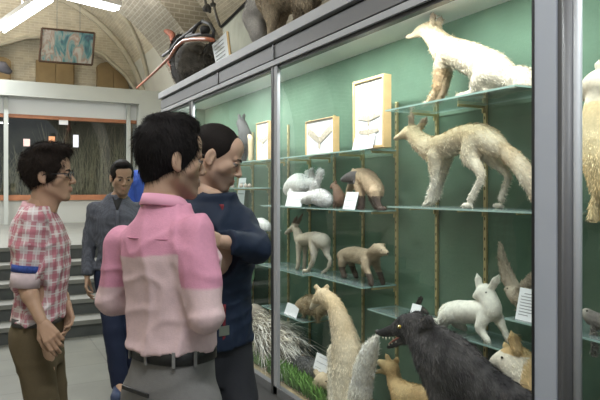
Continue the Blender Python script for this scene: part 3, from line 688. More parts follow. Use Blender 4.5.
wolf = A.make('stuffed_wolf', 'black snarling wolf with a yellow eye standing at the glass', 'wolf', c_wolf, 26000, .035, (0, -1, -.7), .008, w=.0011, seed=5, tip=1.6, lift=.2)
def wpart(name, m, fn):
    b = MB(); fn(b); o = b.build(name, m, None, origin=tuple(wolf.location)); o.location = (0, 0, 0); o.parent = wolf; return o
wpart('tongue', mat('pink_tongue', (.45, .16, .12), .45), lambda b: b.tube([pz(401, 337, 1.905), pz(394, 340.5, 1.905), pz(389, 344, 1.905)], [.012, .012, .006], 10, flat=.5))
def pupil(b): q = pz(399.0, 326.8, 1.852); b.lathe([(.0001, -.0042), (.0042, 0), (.0001, .0042)], c=q, n=10)
wpart('pupil', M_NOSE, pupil)
def teeth(b):
    for i, px in enumerate((383, 386, 389.5, 393)):
        for off in (-.022, .018):
            q = pz(px, 337+.2*i, 1.905+off); b.tube([q, q+np.array([0, 0, -.016 if i == 1 else -.009])], [.0034, .0006], 6)
    for i, px in enumerate((389, 392, 396)):
        for off in (-.012, .012):
            q = pz(px, 345.5-i*1.5, 1.905+off); b.tube([q, q+np.array([0, 0, .013 if i == 0 else .008])], [.003, .0006], 6)
wpart('teeth', mat('ivory_teeth', (.75, .7, .55), .4), teeth)
# --- upright long-necked fox
A = Animal(1.93, .212, .014)
A.ch((311, 308.5, 0, 1.6), (314, 305, 0, 3), (318, 299.5, 0, 5.4), (323, 295.5, 0, 7.4), k=.008).ch((324, 296, 0, 7.2), (333, 303, 0, 7), (339, 317, 0, 9), (344, 334, .01, 12), (348, 358, .015, 15), (347, 384, .02, 17.5), (348, 408, .02, 18.5))
A.ch((352, 425, 0, 19), (352, 445, .02, 12), k=.02)
for off, dx in ((-.05, -4), (.06, 12)): A.ch((338+dx, 350, off*.7, 6), (337+dx, 372, off, 4.6), (336+dx, 388, off, 4.2), k=.01); p0, r0 = A.pt((336+dx, 388, off, 4.2)); A.b.cap(p0, (p0[0], p0[1], .24), r0, r0*.8, .01); A.b.cap((p0[0], p0[1], .228), (p0[0], p0[1]+.05, .225), r0, r0*.8, .01)
for off in (-.05, .09): p0, r0 = A.pt((352, 430, off, 10)); A.b.cap(p0, (p0[0], p0[1], .24), r0, .03, .02); A.b.cap((p0[0], p0[1], .232), (p0[0], p0[1]+.12, .23), .027, .022, .02)
A.ch((353, 415, -.01, 8), (360, 392, -.0, 10), (364, 370, -.0, 10), (369, 353, -.0, 8), (374, 342, -.0, 4), (376, 337, -.0, 1.5), k=.006)
A.ear((318.5, 289.5, -.02), (314.5, 284.5, -.02), 3.4, ax=(.8, .5, 0)).ear((326, 290, .02), (328, 284.5, .02), 3.6, ax=(.8, .5, 0))
A.eye(316.3, 297.5, -.025, 1.1).nose(310.6, 308.8, 0, 1.5)
def c_tall(P, N):
    c = lerpc((.78, .71, .56), (.58, .46, .29), (P[:, 2]-.35)/.5+.45*snoise(P, 22, 8))
    fr = (P[:, 1] > pz(333, 320, 1.93)[1]+(.92-P[:, 2])*-.25) & (P[:, 2] < pz(320, 304, 1.93)[2]); c[fr] = lerpc(c[fr], (.84, .8, .68), .6+.2*snoise(P[fr], 30, 1))
    tl = (P[:, 1]+.06*(P[:, 2]-.35) < pz(357, 380, 1.93)[1]) & (P[:, 2] > .3); c[tl] = lerpc((.80, .77, .68), (.93, .91, .84), .6+.5*snoise(P[tl], 25, 4)); return c
tailm = lambda P: ((P[:, 1]+.06*(P[:, 2]-.35) < pz(358, 380, 1.93)[1]) & (P[:, 2] > .3)).astype(float)
A.make('stuffed_fox', 'golden long-necked fox sitting upright with a fluffy white tail on the soil', 'fox', c_tall, 12000, .022, (0, -.4, -1), .006, seed=6, extra_fur=[(tailm, 2200, .035, (-.1, -.6, .8), .3, .0016, (.93, .91, .85))])
# --- golden cub below the wolf's jaw
A = Animal(2.03, .212, .01)
A.ch((379, 362, 0, 2.2), (383, 364, 0, 3.6), (389, 367, 0, 7.2), (392, 370, 0, 7.5)).ch((375, 372, -.01, 1.8), (381, 371, -.01, 2.4), (387, 371, 0, 4), k=.004)
A.ch((393, 373, 0, 6), (395, 383, 0, 7), (403, 393, 0, 11)).ch((403, 394, 0, 12), (420, 399, 0, 13), (440, 405, 0, 13), (452, 412, 0, 11))
for px, off in ((400, -.04), (408, .05), (442, -.04), (450, .05)): p0, r0 = A.pt((px, 408, off, 7)); A.b.cap(p0, (p0[0], p0[1], .225), r0, .012, .012)
A.ear((389, 361, -.01), (385.5, 353, -.01), 3.2).ear((395, 363, .02), (398, 357, .03), 3.4)
A.eye(385, 364.5, -.03, .9).nose(378, 361.5, 0, 1.3)
A.make('stuffed_fox_cub', 'golden fox cub looking up left under the wolf jaw', 'fox cub', lambda P, N: lerpc((.70, .55, .30), (.50, .32, .14), .45+.5*snoise(P, 26, 3)), 8000, .018, (0, -1, -.4), .005, seed=7)
# --- small grey-brown animal at the bottom
A = Animal(1.93, .212, .01)
A.ch((336, 390, -.04, 2.2), (331, 386, -.03, 5), (325, 381, -.02, 9), (319, 393, 0, 10.5), (313, 410, .02, 13)).ch((313, 412, .02, 13), (300, 420, .03, 13))
for px, off in ((318, -.04), (322, .03), (298, -.03), (302, .06)): p0, r0 = A.pt((px, 420, off, 6)); A.b.cap(p0, (p0[0], p0[1], .225), r0, .012, .012)
A.ear((318, 375, -.04), (314, 369, -.04), 3.6).ear((331, 375, .0), (335, 369, .01), 3.6)
A.eye(326, 381.5, -.07, .9).nose(336.8, 390.5, -.04, 1.3)
A.make('stuffed_jackal_pup', 'small grey-brown pup at the foot of the upright fox', 'pup', lambda P, N: lerpc((.60, .50, .34), (.28, .22, .15), .45+.6*snoise(P, 30, 3)), 7000, .018, (0, -.6, -1), .005, seed=8)
# --- jackal behind the wolf, right
A = Animal(1.99, .212, .014, flat=1.2)
A.ch((491, 366, .0, 3.2), (497, 362, .0, 6), (506, 361, .01, 11), (515, 362, .02, 13.5)).ch((516, 362, .02, 13), (528, 378, .03, 18), (545, 400, .04, 26), (565, 430, .05, 28), k=.02)
for px, off in ((540, -.03), (552, .08), (590, 0)): p0, r0 = A.pt((px, 425, off, 12)); A.b.cap(p0, (p0[0], p0[1], .24), r0, .025, .02); A.b.cap((p0[0], p0[1], .232), (p0[0], p0[1]+.05, .23), .025, .02, .012)
A.ear((517, 350, -.02), (510.5, 329.5, -.02), 7.0, ax=(.6, .8, 0), fl=2.4).ear((508, 353, .05), (504, 341, .05), 5, ax=(.6, .8, 0))
A.eye(502, 357.5, -.04, 1.3).nose(489.8, 366, 0, 2.0)
def c_jack(P, N):
    c = lerpc((.70, .52, .28), (.45, .30, .14), .4+.5*snoise(P, 26, 3)); m = (P[:, 1] > pz(512, 360, 1.9)[1]) & (P[:, 2] < pz(500, 357, 1.9)[2]); c[m] = (.78, .72, .6); return c
A.make('stuffed_jackal', 'tan jackal with pale muzzle behind the wolf, next to the wide post', 'jackal', c_jack, 12000, .028, (0, -1, -.6), .006, seed=9)
# --- porcupine on the soil, far bay edge
A = Animal(1.98, .22, .012)
A.ch((250, 312, 0, 3), (254, 310, 0, 6), (259, 318, 0, 10), (266, 331, 0, 14), (278, 341, 0, 16), (289, 347, .01, 11))
for px, off in ((262, -.05), (268, .05), (284, -.05), (290, .06)): p0, r0 = A.pt((px, 345, off, 5)); A.b.cap(p0, (p0[0], p0[1], .262), r0, .02, .01)
A.eye(251.5, 309, -.03, .9).nose(247.8, 313, 0, 1.4)
qm = lambda P: (P[:, 1] < pz(259, 320, 1.98)[1]).astype(float)
qr = lambda P: (P[:, 1] < pz(268, 330, 1.98)[1]).astype(float)
A.make('stuffed_porcupine', 'grey porcupine with long white quills on the soil behind the thin post', 'porcupine', lambda P, N: lerpc((.30, .27, .22), (.14, .12, .10), .5+.5*snoise(P, 30, 3)), 5000, .03, (0, -1, -.2), .007, seed=10,
       extra_fur=[(qm, 1500, .12, (0, -1, .15), .35, .0022, (.66, .62, .52)), (qr, 420, .26, (0, -1, -.25), .3, .0028, (.86, .84, .78))])
# --- dark grey animal lying on the soil
A = Animal(1.97, .22, .012)
A.ch((290, 364, 0, 5), (297, 363, 0, 8), (308, 367, 0, 9.5), (317, 373, 0, 8)).ch((290, 365, 0, 5), (286, 368, 0, 3), k=.006)
for px, off in ((292, -.05), (298, .05), (314, -.05), (318, .05)): p0, r0 = A.pt((px, 370, off, 4)); A.b.cap(p0, (p0[0], p0[1], .24), r0, .018, .01)
A.ear((292, 358, -.02), (291, 354.5, -.02), 2).eye(288, 363, -.03, .8)
A.make('stuffed_badger', 'dark grey furry animal on the soil under the hedgehog shelf', 'badger', lambda P, N: lerpc((.20, .20, .19), (.11, .11, .10), .5+.5*snoise(P, 30, 3)), 6000, .028, (0, -.8, -.8), .007, seed=11)
# --- hedgehog
z = SH['hog']
A = Animal(2.05, z, .006)
A.ch((297, 308, 0, 2.6), (302, 306, 0, 7), (310, 304.5, 0, 9), (320, 307, 0, 8)).ch((299, 308, 0, 2.4), (295.5, None, 0, 1.8), k=.004)
for px, off in ((304, -.03), (304, .03), (318, -.03), (318, .03)): A.ch((px, 309, off, 2.4), (px, None, off, 1.6), k=.004)
A.eye(299, 306, -.025, .7).nose(295, 311, 0, 1)
A.make('stuffed_hedgehog', 'brown spiny hedgehog on the lowest left shelf', 'hedgehog', lambda P, N: lerpc((.60, .50, .34), (.36, .28, .18), .5+.5*snoise(P, 50, 3)), 3500, .028, (0, -1, .3), .005, seed=12, w=.001, lift=.9, tip=1.5)
# --- fawn
z = SH['fawn']
A = Animal(2.06, z, .006)
A.ch((300, 240, 0, 5.2), (307, 239, 0, 6.4), (315, 238.5, 0, 6.8), (323, 241, 0, 7.6)).ch((299, 238, 0, 4.5), (297, 231, 0, 3.4), (294, 228, 0, 3.5), (290, 230, 0, 2.4), (286, 233, 0, 1.6), k=.005)
A.ch((299, 244, -.02, 3.6), (298.5, 255, -.02, 2.2), (298, 265, -.02, 1.8), (297, None, -.02, 1.8), k=.004).ch((305, 244, .03, 3.4), (305, 255, .03, 2), (304, None, .03, 1.8), k=.004)
A.ch((314, 243, -.02, 5), (314, 253, -.03, 3.2), (312.5, 262, -.03, 2.4), (308, 270, -.03, 1.6), (304, None, -.03, 1.8), k=.004).ch((325, 243, .02, 5), (327, 254, .02, 2.6), (330, 260, .02, 1.8), (328, 268, .02, 1.5), (322, None, .02, 1.7), k=.004)
A.ear((296, 226, -.01), (303, 213, -.01), 2.6).ear((293, 225, .02), (298, 214, .03), 2.2)
A.eye(290.5, 229, -.02, .7).nose(285.5, 233.5, 0, .9)
def c_fawn(P, N):
    c = lerpc((.68, .63, .52), (.48, .41, .30), .4+.5*snoise(P, 35, 3)); e = P[:, 2] > pz(300, 224, 2.06)[2]; c[e] = (.16, .12, .09); r = P[:, 1] < pz(318, 240, 2.06)[1]; c[r] = lerpc(c[r], (.75, .72, .64), .5); return c
A.make('stuffed_fawn', 'thin-legged pale fawn with dark ears on the lower left shelf', 'fawn', c_fawn, 4500, .010, (0, -1, -.4), .004, seed=13, w=.0009)
# --- tan animal with dark legs facing right
z = SH['marten']
A = Animal(2.08, z, .007)
A.ch((343, 256, 0, 6.2), (350, 254.5, 0, 7.4), (358, 255, 0, 8), (368, 257, -.01, 7.6), (374, 254, -.02, 6)).ch((374, 253, -.02, 5.5), (379, 250, -.03, 5.6), (384.5, 252, -.05, 3), (387, 253, -.06, 1.8), k=.005)
A.ch((343, 260, -.03, 4.4), (342, 268, -.03, 2.8), (344.5, None, -.03, 2.6), k=.005).ch((350, 260, .04, 4), (353, 268, .04, 2.6), (356, None, .04, 2.4), k=.005)
A.ch((366, 260, -.05, 4.6), (366, 268, -.06, 3.2), (369.5, 276, -.06, 2.6), (371.5, None, -.06, 2.4), k=.005).ch((375, 258, .03, 4.2), (377, 267, .03, 3), (380, 274, .03, 2.4), (383, None, .03, 2.3), k=.005)
A.ear((375.5, 246.5, -.03), (374, 243.5, -.03), 1.9).ear((382.5, 246, -.0), (385, 243.5, .0), 1.9)
A.eye(381.5, 250, -.065, .7).nose(387.6, 253.4, -.06, 1)
def c_mar(P, N):
    c = lerpc((.46, .38, .27), (.32, .25, .17), .45+.5*snoise(P, 30, 3)); lg = P[:, 2] < z+.075; c[lg] = lerpc((.09, .07, .055), (.15, .11, .08), snoise(P[lg], 40, 2)); return c
A.make('stuffed_marten', 'tan short-legged animal with dark legs facing right on the lower middle shelf', 'marten', c_mar, 6000, .014, (0, 1, -.5), .004, seed=14, w=.0009)
# --- hunched animal with dark snout
z = SH['bad']
A = Animal(2.07, z, .007)
A.ch((342.5, 180, -.02, 1.8), (346, 178.5, -.02, 3.6), (352, 177, -.01, 5.6), (358, 176, 0, 7)).ch((357, 176, 0, 7.5), (366, 178, 0, 9), (373, 186, 0, 9), (376, 192, 0, 7.5))
A.ch((375, 192, -.03, 5.5), (376.5, 200, -.03, 3.2), (380, None, -.03, 2.6), (384, None, -.03, 2.2), k=.005).ch((372, 192, .05, 5), (373, 200, .05, 3), (376, None, .05, 2.4), k=.005)
A.ch((358, 184, -.03, 4.5), (361, 194, -.03, 3.4), (361.5, None, -.03, 2.8), (359, None, -.04, 2.2), k=.005).ch((352, 184, .04, 4), (348, 194, .04, 3), (346, None, .04, 2.4), k=.005)
A.ear((353, 171, -.02), (353, 168, -.02), 1.9).eye(347, 177, -.045, .7).nose(342, 180.3, -.02, 1)
def c_bad(P, N):
    c = lerpc((.62, .48, .33), (.40, .28, .18), .4+.5*snoise(P, 30, 3)); lg = (P[:, 2] < z+.085); c[lg] = lerpc((.10, .07, .06), (.17, .12, .1), snoise(P[lg], 40, 2))
    h = (P[:, 1] > pz(360, 180, 2.05)[1]) & (P[:, 2] < pz(350, 171.5, 2.05)[2]) & (P[:, 2] > pz(350, 184, 2.05)[2]); c[h] = lerpc((.12, .11, .12), (.24, .21, .2), .5+.5*snoise(P[h], 40, 2)); return c
A.make('stuffed_badger', 'hunched tan badger with dark snout and dark legs on the middle shelf', 'badger', c_bad, 6000, .016, (0, -1, -.6), .004, seed=15, w=.0009)
# --- small brown sitting animal
A = Animal(2.10, z, .006)
A.ch((331, 188, -.01, 1.4), (334, 186, 0, 3.2), (336.5, 189, 0, 3.8), (339, 196, 0, 5.6), (341, 200, 0, 6)).ch((336, 198, -.02, 2.4), (334, None, -.02, 1.6), k=.004).ch((342, 202, .03, 3), (338, None, .03, 1.8), k=.004)
A.ear((335.5, 183, -.01), (336, 180.5, -.01), 1.6).eye(333, 185.6, -.02, .6)
A.make('stuffed_marmot', 'small reddish brown animal sitting behind the leaning white card, middle shelf', 'marmot', lambda P, N: lerpc((.36, .22, .15), (.22, .13, .1), .5+.5*snoise(P, 40, 3)), 2500, .012, (0, -.4, -1), .004, seed=16, w=.0008)
# --- white rabbits
z = SH['rab']
WR = lambda P, N: np.tile((.95, .94, .90), (len(P), 1))
A = Animal(2.12, z, .01)
A.ch((291, 189, 0, 8), (298, 184, 0, 10.5), (306, 186, 0, 9.5)).ch((306, 187, 0, 7), (312, 184, -.01, 6), (315, 186, -.02, 3.5), k=.008)
A.ch((312.5, 180, -.01, 2.3), (311.5, 170.5, -.01, 2.6), k=.004, ax=(.3, .9, 0), fl=1.6).ch((308, 180, .03, 2.0), (307, 172, .03, 2.2), k=.004)
A.ch((294, 195, -.04, 7), (294, None, -.04, 5), k=.008)
A.eye(314.5, 183.8, -.05, .7)
A.make('stuffed_rabbit', 'white rabbit behind the white card on the left middle shelf', 'rabbit', WR, 7000, .022, (0, -1, -.2), .005, 'white rabbits on the left middle shelf', seed=17, tip=1.0, lift=.7)
A = Animal(2.02, z, .01)
A.ch((306.5, 199, -.02, 5.5), (312, 197, 0, 6.2), (319, 197, 0, 8), (325, 199, 0, 6.8)).ch((306, 199, -.02, 4.5), (303, 201, -.03, 3), k=.006)
A.ch((314, 192, .01, 2.6), (318, 181, .01, 2.6), (320.5, 171, .01, 2.7), k=.004, ax=(.3, .9, 0), fl=1.5).ch((311, 192, -.02, 2.4), (314, 183, -.02, 2.3), k=.004)
A.eye(305.5, 197.5, -.045, .7).nose(301.5, 201, -.03, .8)
A.make('stuffed_rabbit', 'white rabbit with one tall ear at the front of the left middle shelf', 'rabbit', WR, 7000, .02, (0, -1, -.2), .005, 'white rabbits on the left middle shelf', seed=18, tip=1.0, lift=.7)
# --- spread-winged pale bird behind the card
z = SH['card']
A = Animal(2.08, z, .008)
A.ch((511, 292, 0, 5), (518, 296, 0, 9), (526, 300, 0, 9), (532, 306, 0, 5)).ch((511, 292, 0, 4), (508, 289, -.01, 3), (505, 290, -.02, 1.2), k=.005)
A.ch((516, 291, .02, 6), (509, 280, .03, 6.5), (504, 265, .04, 5), (500, 244, .05, 1.0), k=.006, ax=(1, .4, 0), fl=2.2)
A.ch((520, 294, -.02, 6), (527, 288, -.03, 6), (532, 281, -.03, 4.5), (537, 273, -.03, 1.2), k=.006, ax=(1, .4, 0), fl=2.2)
A.ch((519, 302, -.02, 2), (518, None, -.02, 1.4), k=.003).ch((524, 304, .02, 2), (523, None, .02, 1.4), k=.003)
A.eye(507.5, 288.5, -.022, .6)
A.make('stuffed_bird', 'pale tan bird with wings raised in a V behind the leaning card', 'bird', lambda P, N: lerpc((.56, .50, .40), (.40, .34, .26), .4+.5*snoise(P, 40, 3)), 6000, .022, (0, .3, 1), .004, seed=19, w=.0016, lift=.15)
# --- small dark bird left of the white cub
z = SH['white']
A = Animal(2.12, z, .005)
A.ch((414, 309, 0, 2), (418, 308, 0, 3.6), (424, 311, 0, 2.6), (428, 314, 0, 1)).ch((417, 305, 0, 2.2), (420, 300, 0, 2.2), (421, 297, 0, 1), k=.003).ch((418, 311, -.01, 1), (418, None, -.01, .9), k=.002).ch((420, 311, .01, 1), (420, None, .01, .9), k=.002)
A.make('stuffed_bird', 'small dark bird standing left of the white fox cub', 'bird', lambda P, N: np.tile((.06, .055, .05), (len(P), 1)), 1500, .012, (0, -1, -.2), .003, seed=20, w=.0012, lift=.1)
# --- far bay
z = SH['far1']
A = Animal(2.08, z, .005)
A.ch((245.5, 141, 0, 7), (245, 135, 0, 6.5), (243, 127, 0, 4.8), (241, 123, 0, 4.4), (238.5, 124, -.01, 1.8)).ch((243, 143, -.03, 3), (240, None, -.03, 2), k=.004).ch((248, 143, .03, 3), (244, None, .03, 2), k=.004)
A.ear((240.5, 119.5, -.01), (238, 113, -.01), 2.0).ear((243, 119.5, .01), (244.5, 112.5, .01), 2.0); A.eye(240, 122.5, -.02, .7)
A.make('stuffed_hare', 'dark grey hare sitting upright on the top shelf of the far bay', 'hare', lambda P, N: lerpc((.10, .10, .10), (.045, .045, .045), .5+.5*snoise(P, 40, 3)), 3000, .015, (0, -.4, -1), .005, seed=21)
A = Animal(2.02, z, .005)
A.ch((250.5, 144, 0, 2.6), (250.5, 139, 0, 2.2), (249.5, 136, 0, 2)).ch((250.5, 146, 0, 2.4), (250.5, None, 0, 2), k=.004)
A.make('stuffed_chick', 'tiny beige chick right of the dark hare', 'bird', lambda P, N: np.tile((.62, .50, .33), (len(P), 1)), 900, .01, (0, -.4, -1), .004, seed=22)
z = SH['far3']
for i, (px, py) in enumerate(((240, 222), (250, 224), (261, 226))):
    A = Animal(2.05, z, .01)
    A.ch((px-4, py, 0, 5.5), (px, py-1, 0, 7), (px+4, py+1, 0, 5.5)).ch((px, py+4, 0, 6), (px, None, 0, 5), k=.01)
    A.make('stuffed_rabbit', ('white fluffy ball-shaped animal, leftmost of three in the far bay', 'white fluffy ball-shaped animal, middle of three in the far bay', 'white fluffy ball-shaped animal, rightmost of three in the far bay')[i], 'rabbit', WR, 2500, .025, (0, -1, -.2), .007, 'white fluffy animals in the far bay', seed=23+i, tip=1., lift=.7)
# --- right bay, beyond the wide post
z = SH['r1']
A = Animal(2.02, z, .012)
A.ch((583, 96, -.01, 4), (590, 91, 0, 9), (600, 86, 0, 16), (612, 88, 0, 18)).ch((606, 100, 0, 18), (606, 130, .0, 23), (612, 160, .0, 26), (618, 185, .0, 24))
A.ch((598, 140, -.05, 9), (597, 165, -.05, 6), (596, 190, -.05, 5), k=.01).ch((596, 200, -.05, 5), (593, None, -.05, 5), k=.008)
A.ch((606, 140, .06, 9), (606, 170, .06, 6), (604, 200, .06, 5), (601, None, .06, 5), k=.01).ch((622, 195, 0, 18), (618, None, 0, 9), k=.01)
A.ear((600, 74, -.03), (598, 58, -.03), 6).ear((612, 74, .05), (614, 58, .05), 6)
A.eye(590, 88, -.05, 1.6).nose(583, 96.5, -.01, 2.6)
def c_lynx(P, N):
    c = lerpc((.72, .66, .52), (.42, .34, .24), .35+.8*snoise(P, 60, 3)); b = P[:, 2] < pz(600, 104, 2.02)[2]; c[b] = lerpc((.66, .48, .22), (.80, .68, .42), .5+.5*snoise(P[b], 24, 3)); return c
A.make('stuffed_lynx', 'tawny sitting wildcat with a speckled head at the right edge of the photo', 'wildcat', c_lynx, 9000, .018, (0, -.5, -1), .007, seed=30)
z = SH['r3']
A = Animal(2.0, z, .006)
A.ch((586, 312, 0, 4), (592, 318, 0, 7), (602, 322, 0, 8), (615, 326, 0, 6)).ch((586, 312, 0, 3), (582, 315, 0, 1.2), k=.004)
for px, off in ((593, -.02), (603, .03)): A.ch((px, 322, off, 2.5), (px, None, off, 2.2), k=.004)
A.eye(587, 311, -.025, .9)
A.make('stuffed_bird', 'speckled grey bird low on the right, beyond the wide post', 'bird', lambda P, N: lerpc((.45, .42, .36), (.12, .11, .10), .5+.9*snoise(P, 60, 3)), 2500, .02, (0, -1, -.1), .005, seed=31, lift=.1, w=.002)
tag(MB().box((1.97, .86, SH['r2']+.001), (2.03, 1.12, SH['r2']+.055)).build('wood_block', mat('yellow_wood', (.60, .40, .16), .6, var=.15), origin=(2.0, .99, SH['r2']+.001), bevel=.004), 'yellow wooden block on the small shelf right of the wide post', 'block')

# ================================================================ cards and frames inside the cabinet
M_CARD = mat('white_card', (.84, .86, .88), .8); M_INK = mat('grey_print', (.35, .36, .38), .8)
def card(px0, py0, px1, py1, D, base, label, lean=.03, lines=5, group='white specimen cards'):
    """leaning card whose front covers the pixel box"""
    a = atX(px0, py1, D); b = atX(px1, py0, D); zt = (atX(px0, py0, D)[2]+b[2])/2; zb = base
    y0, y1 = b[1], a[1]; L = zt-zb
    t = empty('specimen_card', (D, (y0+y1)/2, zb+.001), label, 'card', group)
    m = MB(); m.add(*slab([np.array(p) for p in ((D, y1, zb+.001), (D, y0, zb+.001), (D+lean, y0, zt), (D+lean, y1, zt))], np.array([1., 0, 0]), .003)); thing_part(t, m, 'paper', M_CARD)
    if lines:
        m = MB()
        for i in range(lines):
            f = .84-.66*i/max(lines-1, 1); e = .12 if i % 2 else .28
            x_ = D+lean*f-.0012; zz = zb+L*f
            yb_, ya_ = y0+(y1-y0)*.12, y1-(y1-y0)*(.12 if i else .25)
            if i == lines-1: yb_ = y0+(y1-y0)*.45
            m.box((x_, yb_, zz-L*.012), (x_+.0012, ya_, zz+L*.012))
        thing_part(t, m, 'printed_text', M_INK)
card(352, 131, 372, 146, 1.985, SH['frame'], 'small white card in front of the tall wooden frame', lines=3)
card(285, 192, 301, 206, 1.985, SH['rab'], 'white card in front of the white rabbits', lines=3)
card(342.5, 192, 354.5, 208.5, 1.985, SH['bad'], 'white card leaning under the hunched badger', lines=3)
card(284, 305, 296, 318.5, 1.97, SH['hog'], 'white card left of the brown hedgehog', lines=0)
card(408, 305, 417, 313, 2.0, SH['white'], 'small white card beside the small dark bird', lines=0)
card(515, 290, 537, 323, 1.94, SH['card'], 'tall white card with printed lines beside the wide post', lines=8)
card(313, 356, 326, 372, 1.90, atX(320, 372, 1.90)[2], 'white card on a stake above the soil beside the upright fox', lines=3)
stk = atX(320, 372, 1.905); tag(MB().box((1.905, stk[1]-.004, .24), (1.911, stk[1]+.004, stk[2])).build('card_stake', M_BRASS, origin=(1.908, stk[1], .24)), 'thin stake carrying the white card beside the upright fox', 'stake')
card(236, 178, 243, 208, 2.15, SH['far3']+.14, 'narrow white card hanging between the far bay shelves', lines=3)
def wframe(px0, py0, px1, py1, D, base, dp, label, motif, wd=.016):
    a = atX(px0, py1, D); b = atX(px1, py0, D); y0, y1 = b[1], a[1]; zt = (atX(px0, py0, D)[2]+b[2])/2
    t = empty('wooden_frame', (D+dp/2, (y0+y1)/2, base+.001), label, 'frame'); zb = base+.001
    m = MB(); m.box((D, y0, zb), (D+dp, y0+wd, zt)); m.box((D, y1-wd, zb), (D+dp, y1, zt)); m.box((D, y0+wd, zb), (D+dp, y1-wd, zb+wd)); m.box((D, y0+wd, zt-wd), (D+dp, y1-wd, zt))
    thing_part(t, m, 'frame', M_WOOD, .002)
    thing_part(t, MB().box((D+dp*.2, y0+wd, zb+wd), (D+dp*.9, y1-wd, zt-wd)), 'white_mount', M_CARD)
    m = MB(); X = D+dp*.2-.004; cy, h_ = (y0+y1)/2, zt-zb
    for fz, sc, vv in motif:
        W = (y1-y0)*.36*sc; cz = zb+h_*fz
        for s_ in (-1, 1):
            m.add([(X, cy, cz-.02*sc), (X, cy+s_*W, cz+.04*sc*vv-.012), (X, cy+s_*W*.95, cz+.062*sc*vv), (X, cy+s_*W*.45, cz+.035*sc*vv+.008), (X, cy, cz+.012*sc), (X+.003, cy, cz-.02*sc), (X+.003, cy+s_*W, cz+.04*sc*vv-.012), (X+.003, cy+s_*W*.95, cz+.062*sc*vv), (X+.003, cy+s_*W*.45, cz+.035*sc*vv+.008), (X+.003, cy, cz+.012*sc)],
                  [(0, 1, 2, 3, 4), (9, 8, 7, 6, 5)]+[(i, (i+1) % 5, 5+(i+1) % 5, 5+i) for i in range(5)])
        m.box((X-.003, cy-.006, cz-.045*sc), (X+.003, cy+.006, cz+.02*sc))
    thing_part(t, m, 'mounted_specimen', mat('specimen_brown', (.52, .46, .36), .8, var=.4, vscale=60))
M_WOOD = mat('light_oak', (.60, .42, .20), .5, var=.12, vscale=14)
wframe(352.5, 78, 383.5, 144, 2.00, SH['frame'], .055, 'tall light-wood box frame with mounted specimens on the high shelf', ((.24, .9, .25), (.44, 1., .3)))
wframe(305, 119, 333, 146, 2.03, SH['frame2'], .05, 'small square light-wood box frame with a V-shaped specimen', ((.40, 1.2, 1.3),), .006)
wframe(256, 122, 268, 148, 2.0, SH['far1'], .05, 'white box frame on the top shelf of the far bay', ((.5, 1.2, .6),), .006)
# shells / eggs along the second shelf of the far bay
r3 = random.Random(5); M_EGG = mat('pinkish_shell', (.62, .50, .44), .5, var=.2, vscale=30)
for i in range(14):
    y = 4.75+i*.075+r3.uniform(-.01, .01); x = 1.99+r3.uniform(0, .07); rr = r3.uniform(.014, .022)
    b = MB(); b.lathe([(rr*math.sin(a)*(.8+.2*math.cos(a)), rr*.9-rr*.9*math.cos(a)) for a in np.linspace(.001, math.pi-.001, 9)], n=12)
    o = b.build('seashell', M_EGG); o.location = (x, y, SH['far2']+.0005); tag(o, 'pinkish shell in the row on the second shelf of the far bay', 'shell', 'row of shells in the far bay')
# green cloth in the far bay
cl = MB(); n1, n2 = 40, 14; ya, yb = 4.62, 5.9; zt_, zb_ = 1.05, .36
for i in range(n1+1):
    for j in range(n2+1):
        y = ya+(yb-ya)*i/n1; f = j/n2
        cl.v.append((2.03-.06*f+.025*math.sin(i*.9+.6*math.sin(j*.4))*(.3+f)+.01*math.sin(j*1.7+i*.3), y, zt_-(zt_-zb_)*f))
for i in range(n1):
    for j in range(n2): cl.f.append((i*(n2+1)+j, (i+1)*(n2+1)+j, (i+1)*(n2+1)+j+1, i*(n2+1)+j+1)); cl.sm.append(True); cl.mi.append(0)
o = cl.build('green_cloth', mat('dark_green_cloth', (.07, .14, .07), .9, var=.2)); so = o.modifiers.new('t', 'SOLIDIFY'); so.thickness = .006; tag(o, 'dark green cloth hanging in folds in the far bay', 'cloth')
# grass tufts
def tuft(y0, y1, n, sd, label, hmax=.10, cx=1.93, wx=.10):
    r = random.Random(sd); g = MB()
    for i in range(n):
        x = cx+r.uniform(-wx, wx); y = r.uniform(y0, y1); h_ = r.uniform(.4, 1)*hmax; dx, dy = r.uniform(-.04, .04), r.uniform(-.05, .05); w_ = r.uniform(.003, .006); x = min(max(x, XF+.05), XBK-.06); z0 = .211
        g.add([(x-w_, y, z0), (x+w_, y+w_, z0), (x+dx*.5+w_, y+dy*.5, z0+h_*.7+.02), (x+dx*.5-w_, y+dy*.5, z0+h_*.7+.02), (x+dx, y+dy, z0+h_+.02)], [(0, 1, 2, 3), (3, 2, 4)])
    tag(g.build('grass', M_GRASS), label, 'grass', kind='stuff')
M_GRASS = mat('green_grass', (.13, .28, .05), .8, var=.3, vscale=20)
tuft(3.15, 3.95, 1400, 1, 'bright green grass on the soil left of the upright fox', .12)
tuft(4.6, 5.6, 700, 2, 'green grass around the porcupine in the far bay', .10)
tuft(4.05, 4.45, 250, 3, 'low green grass beside the thin post', .06)
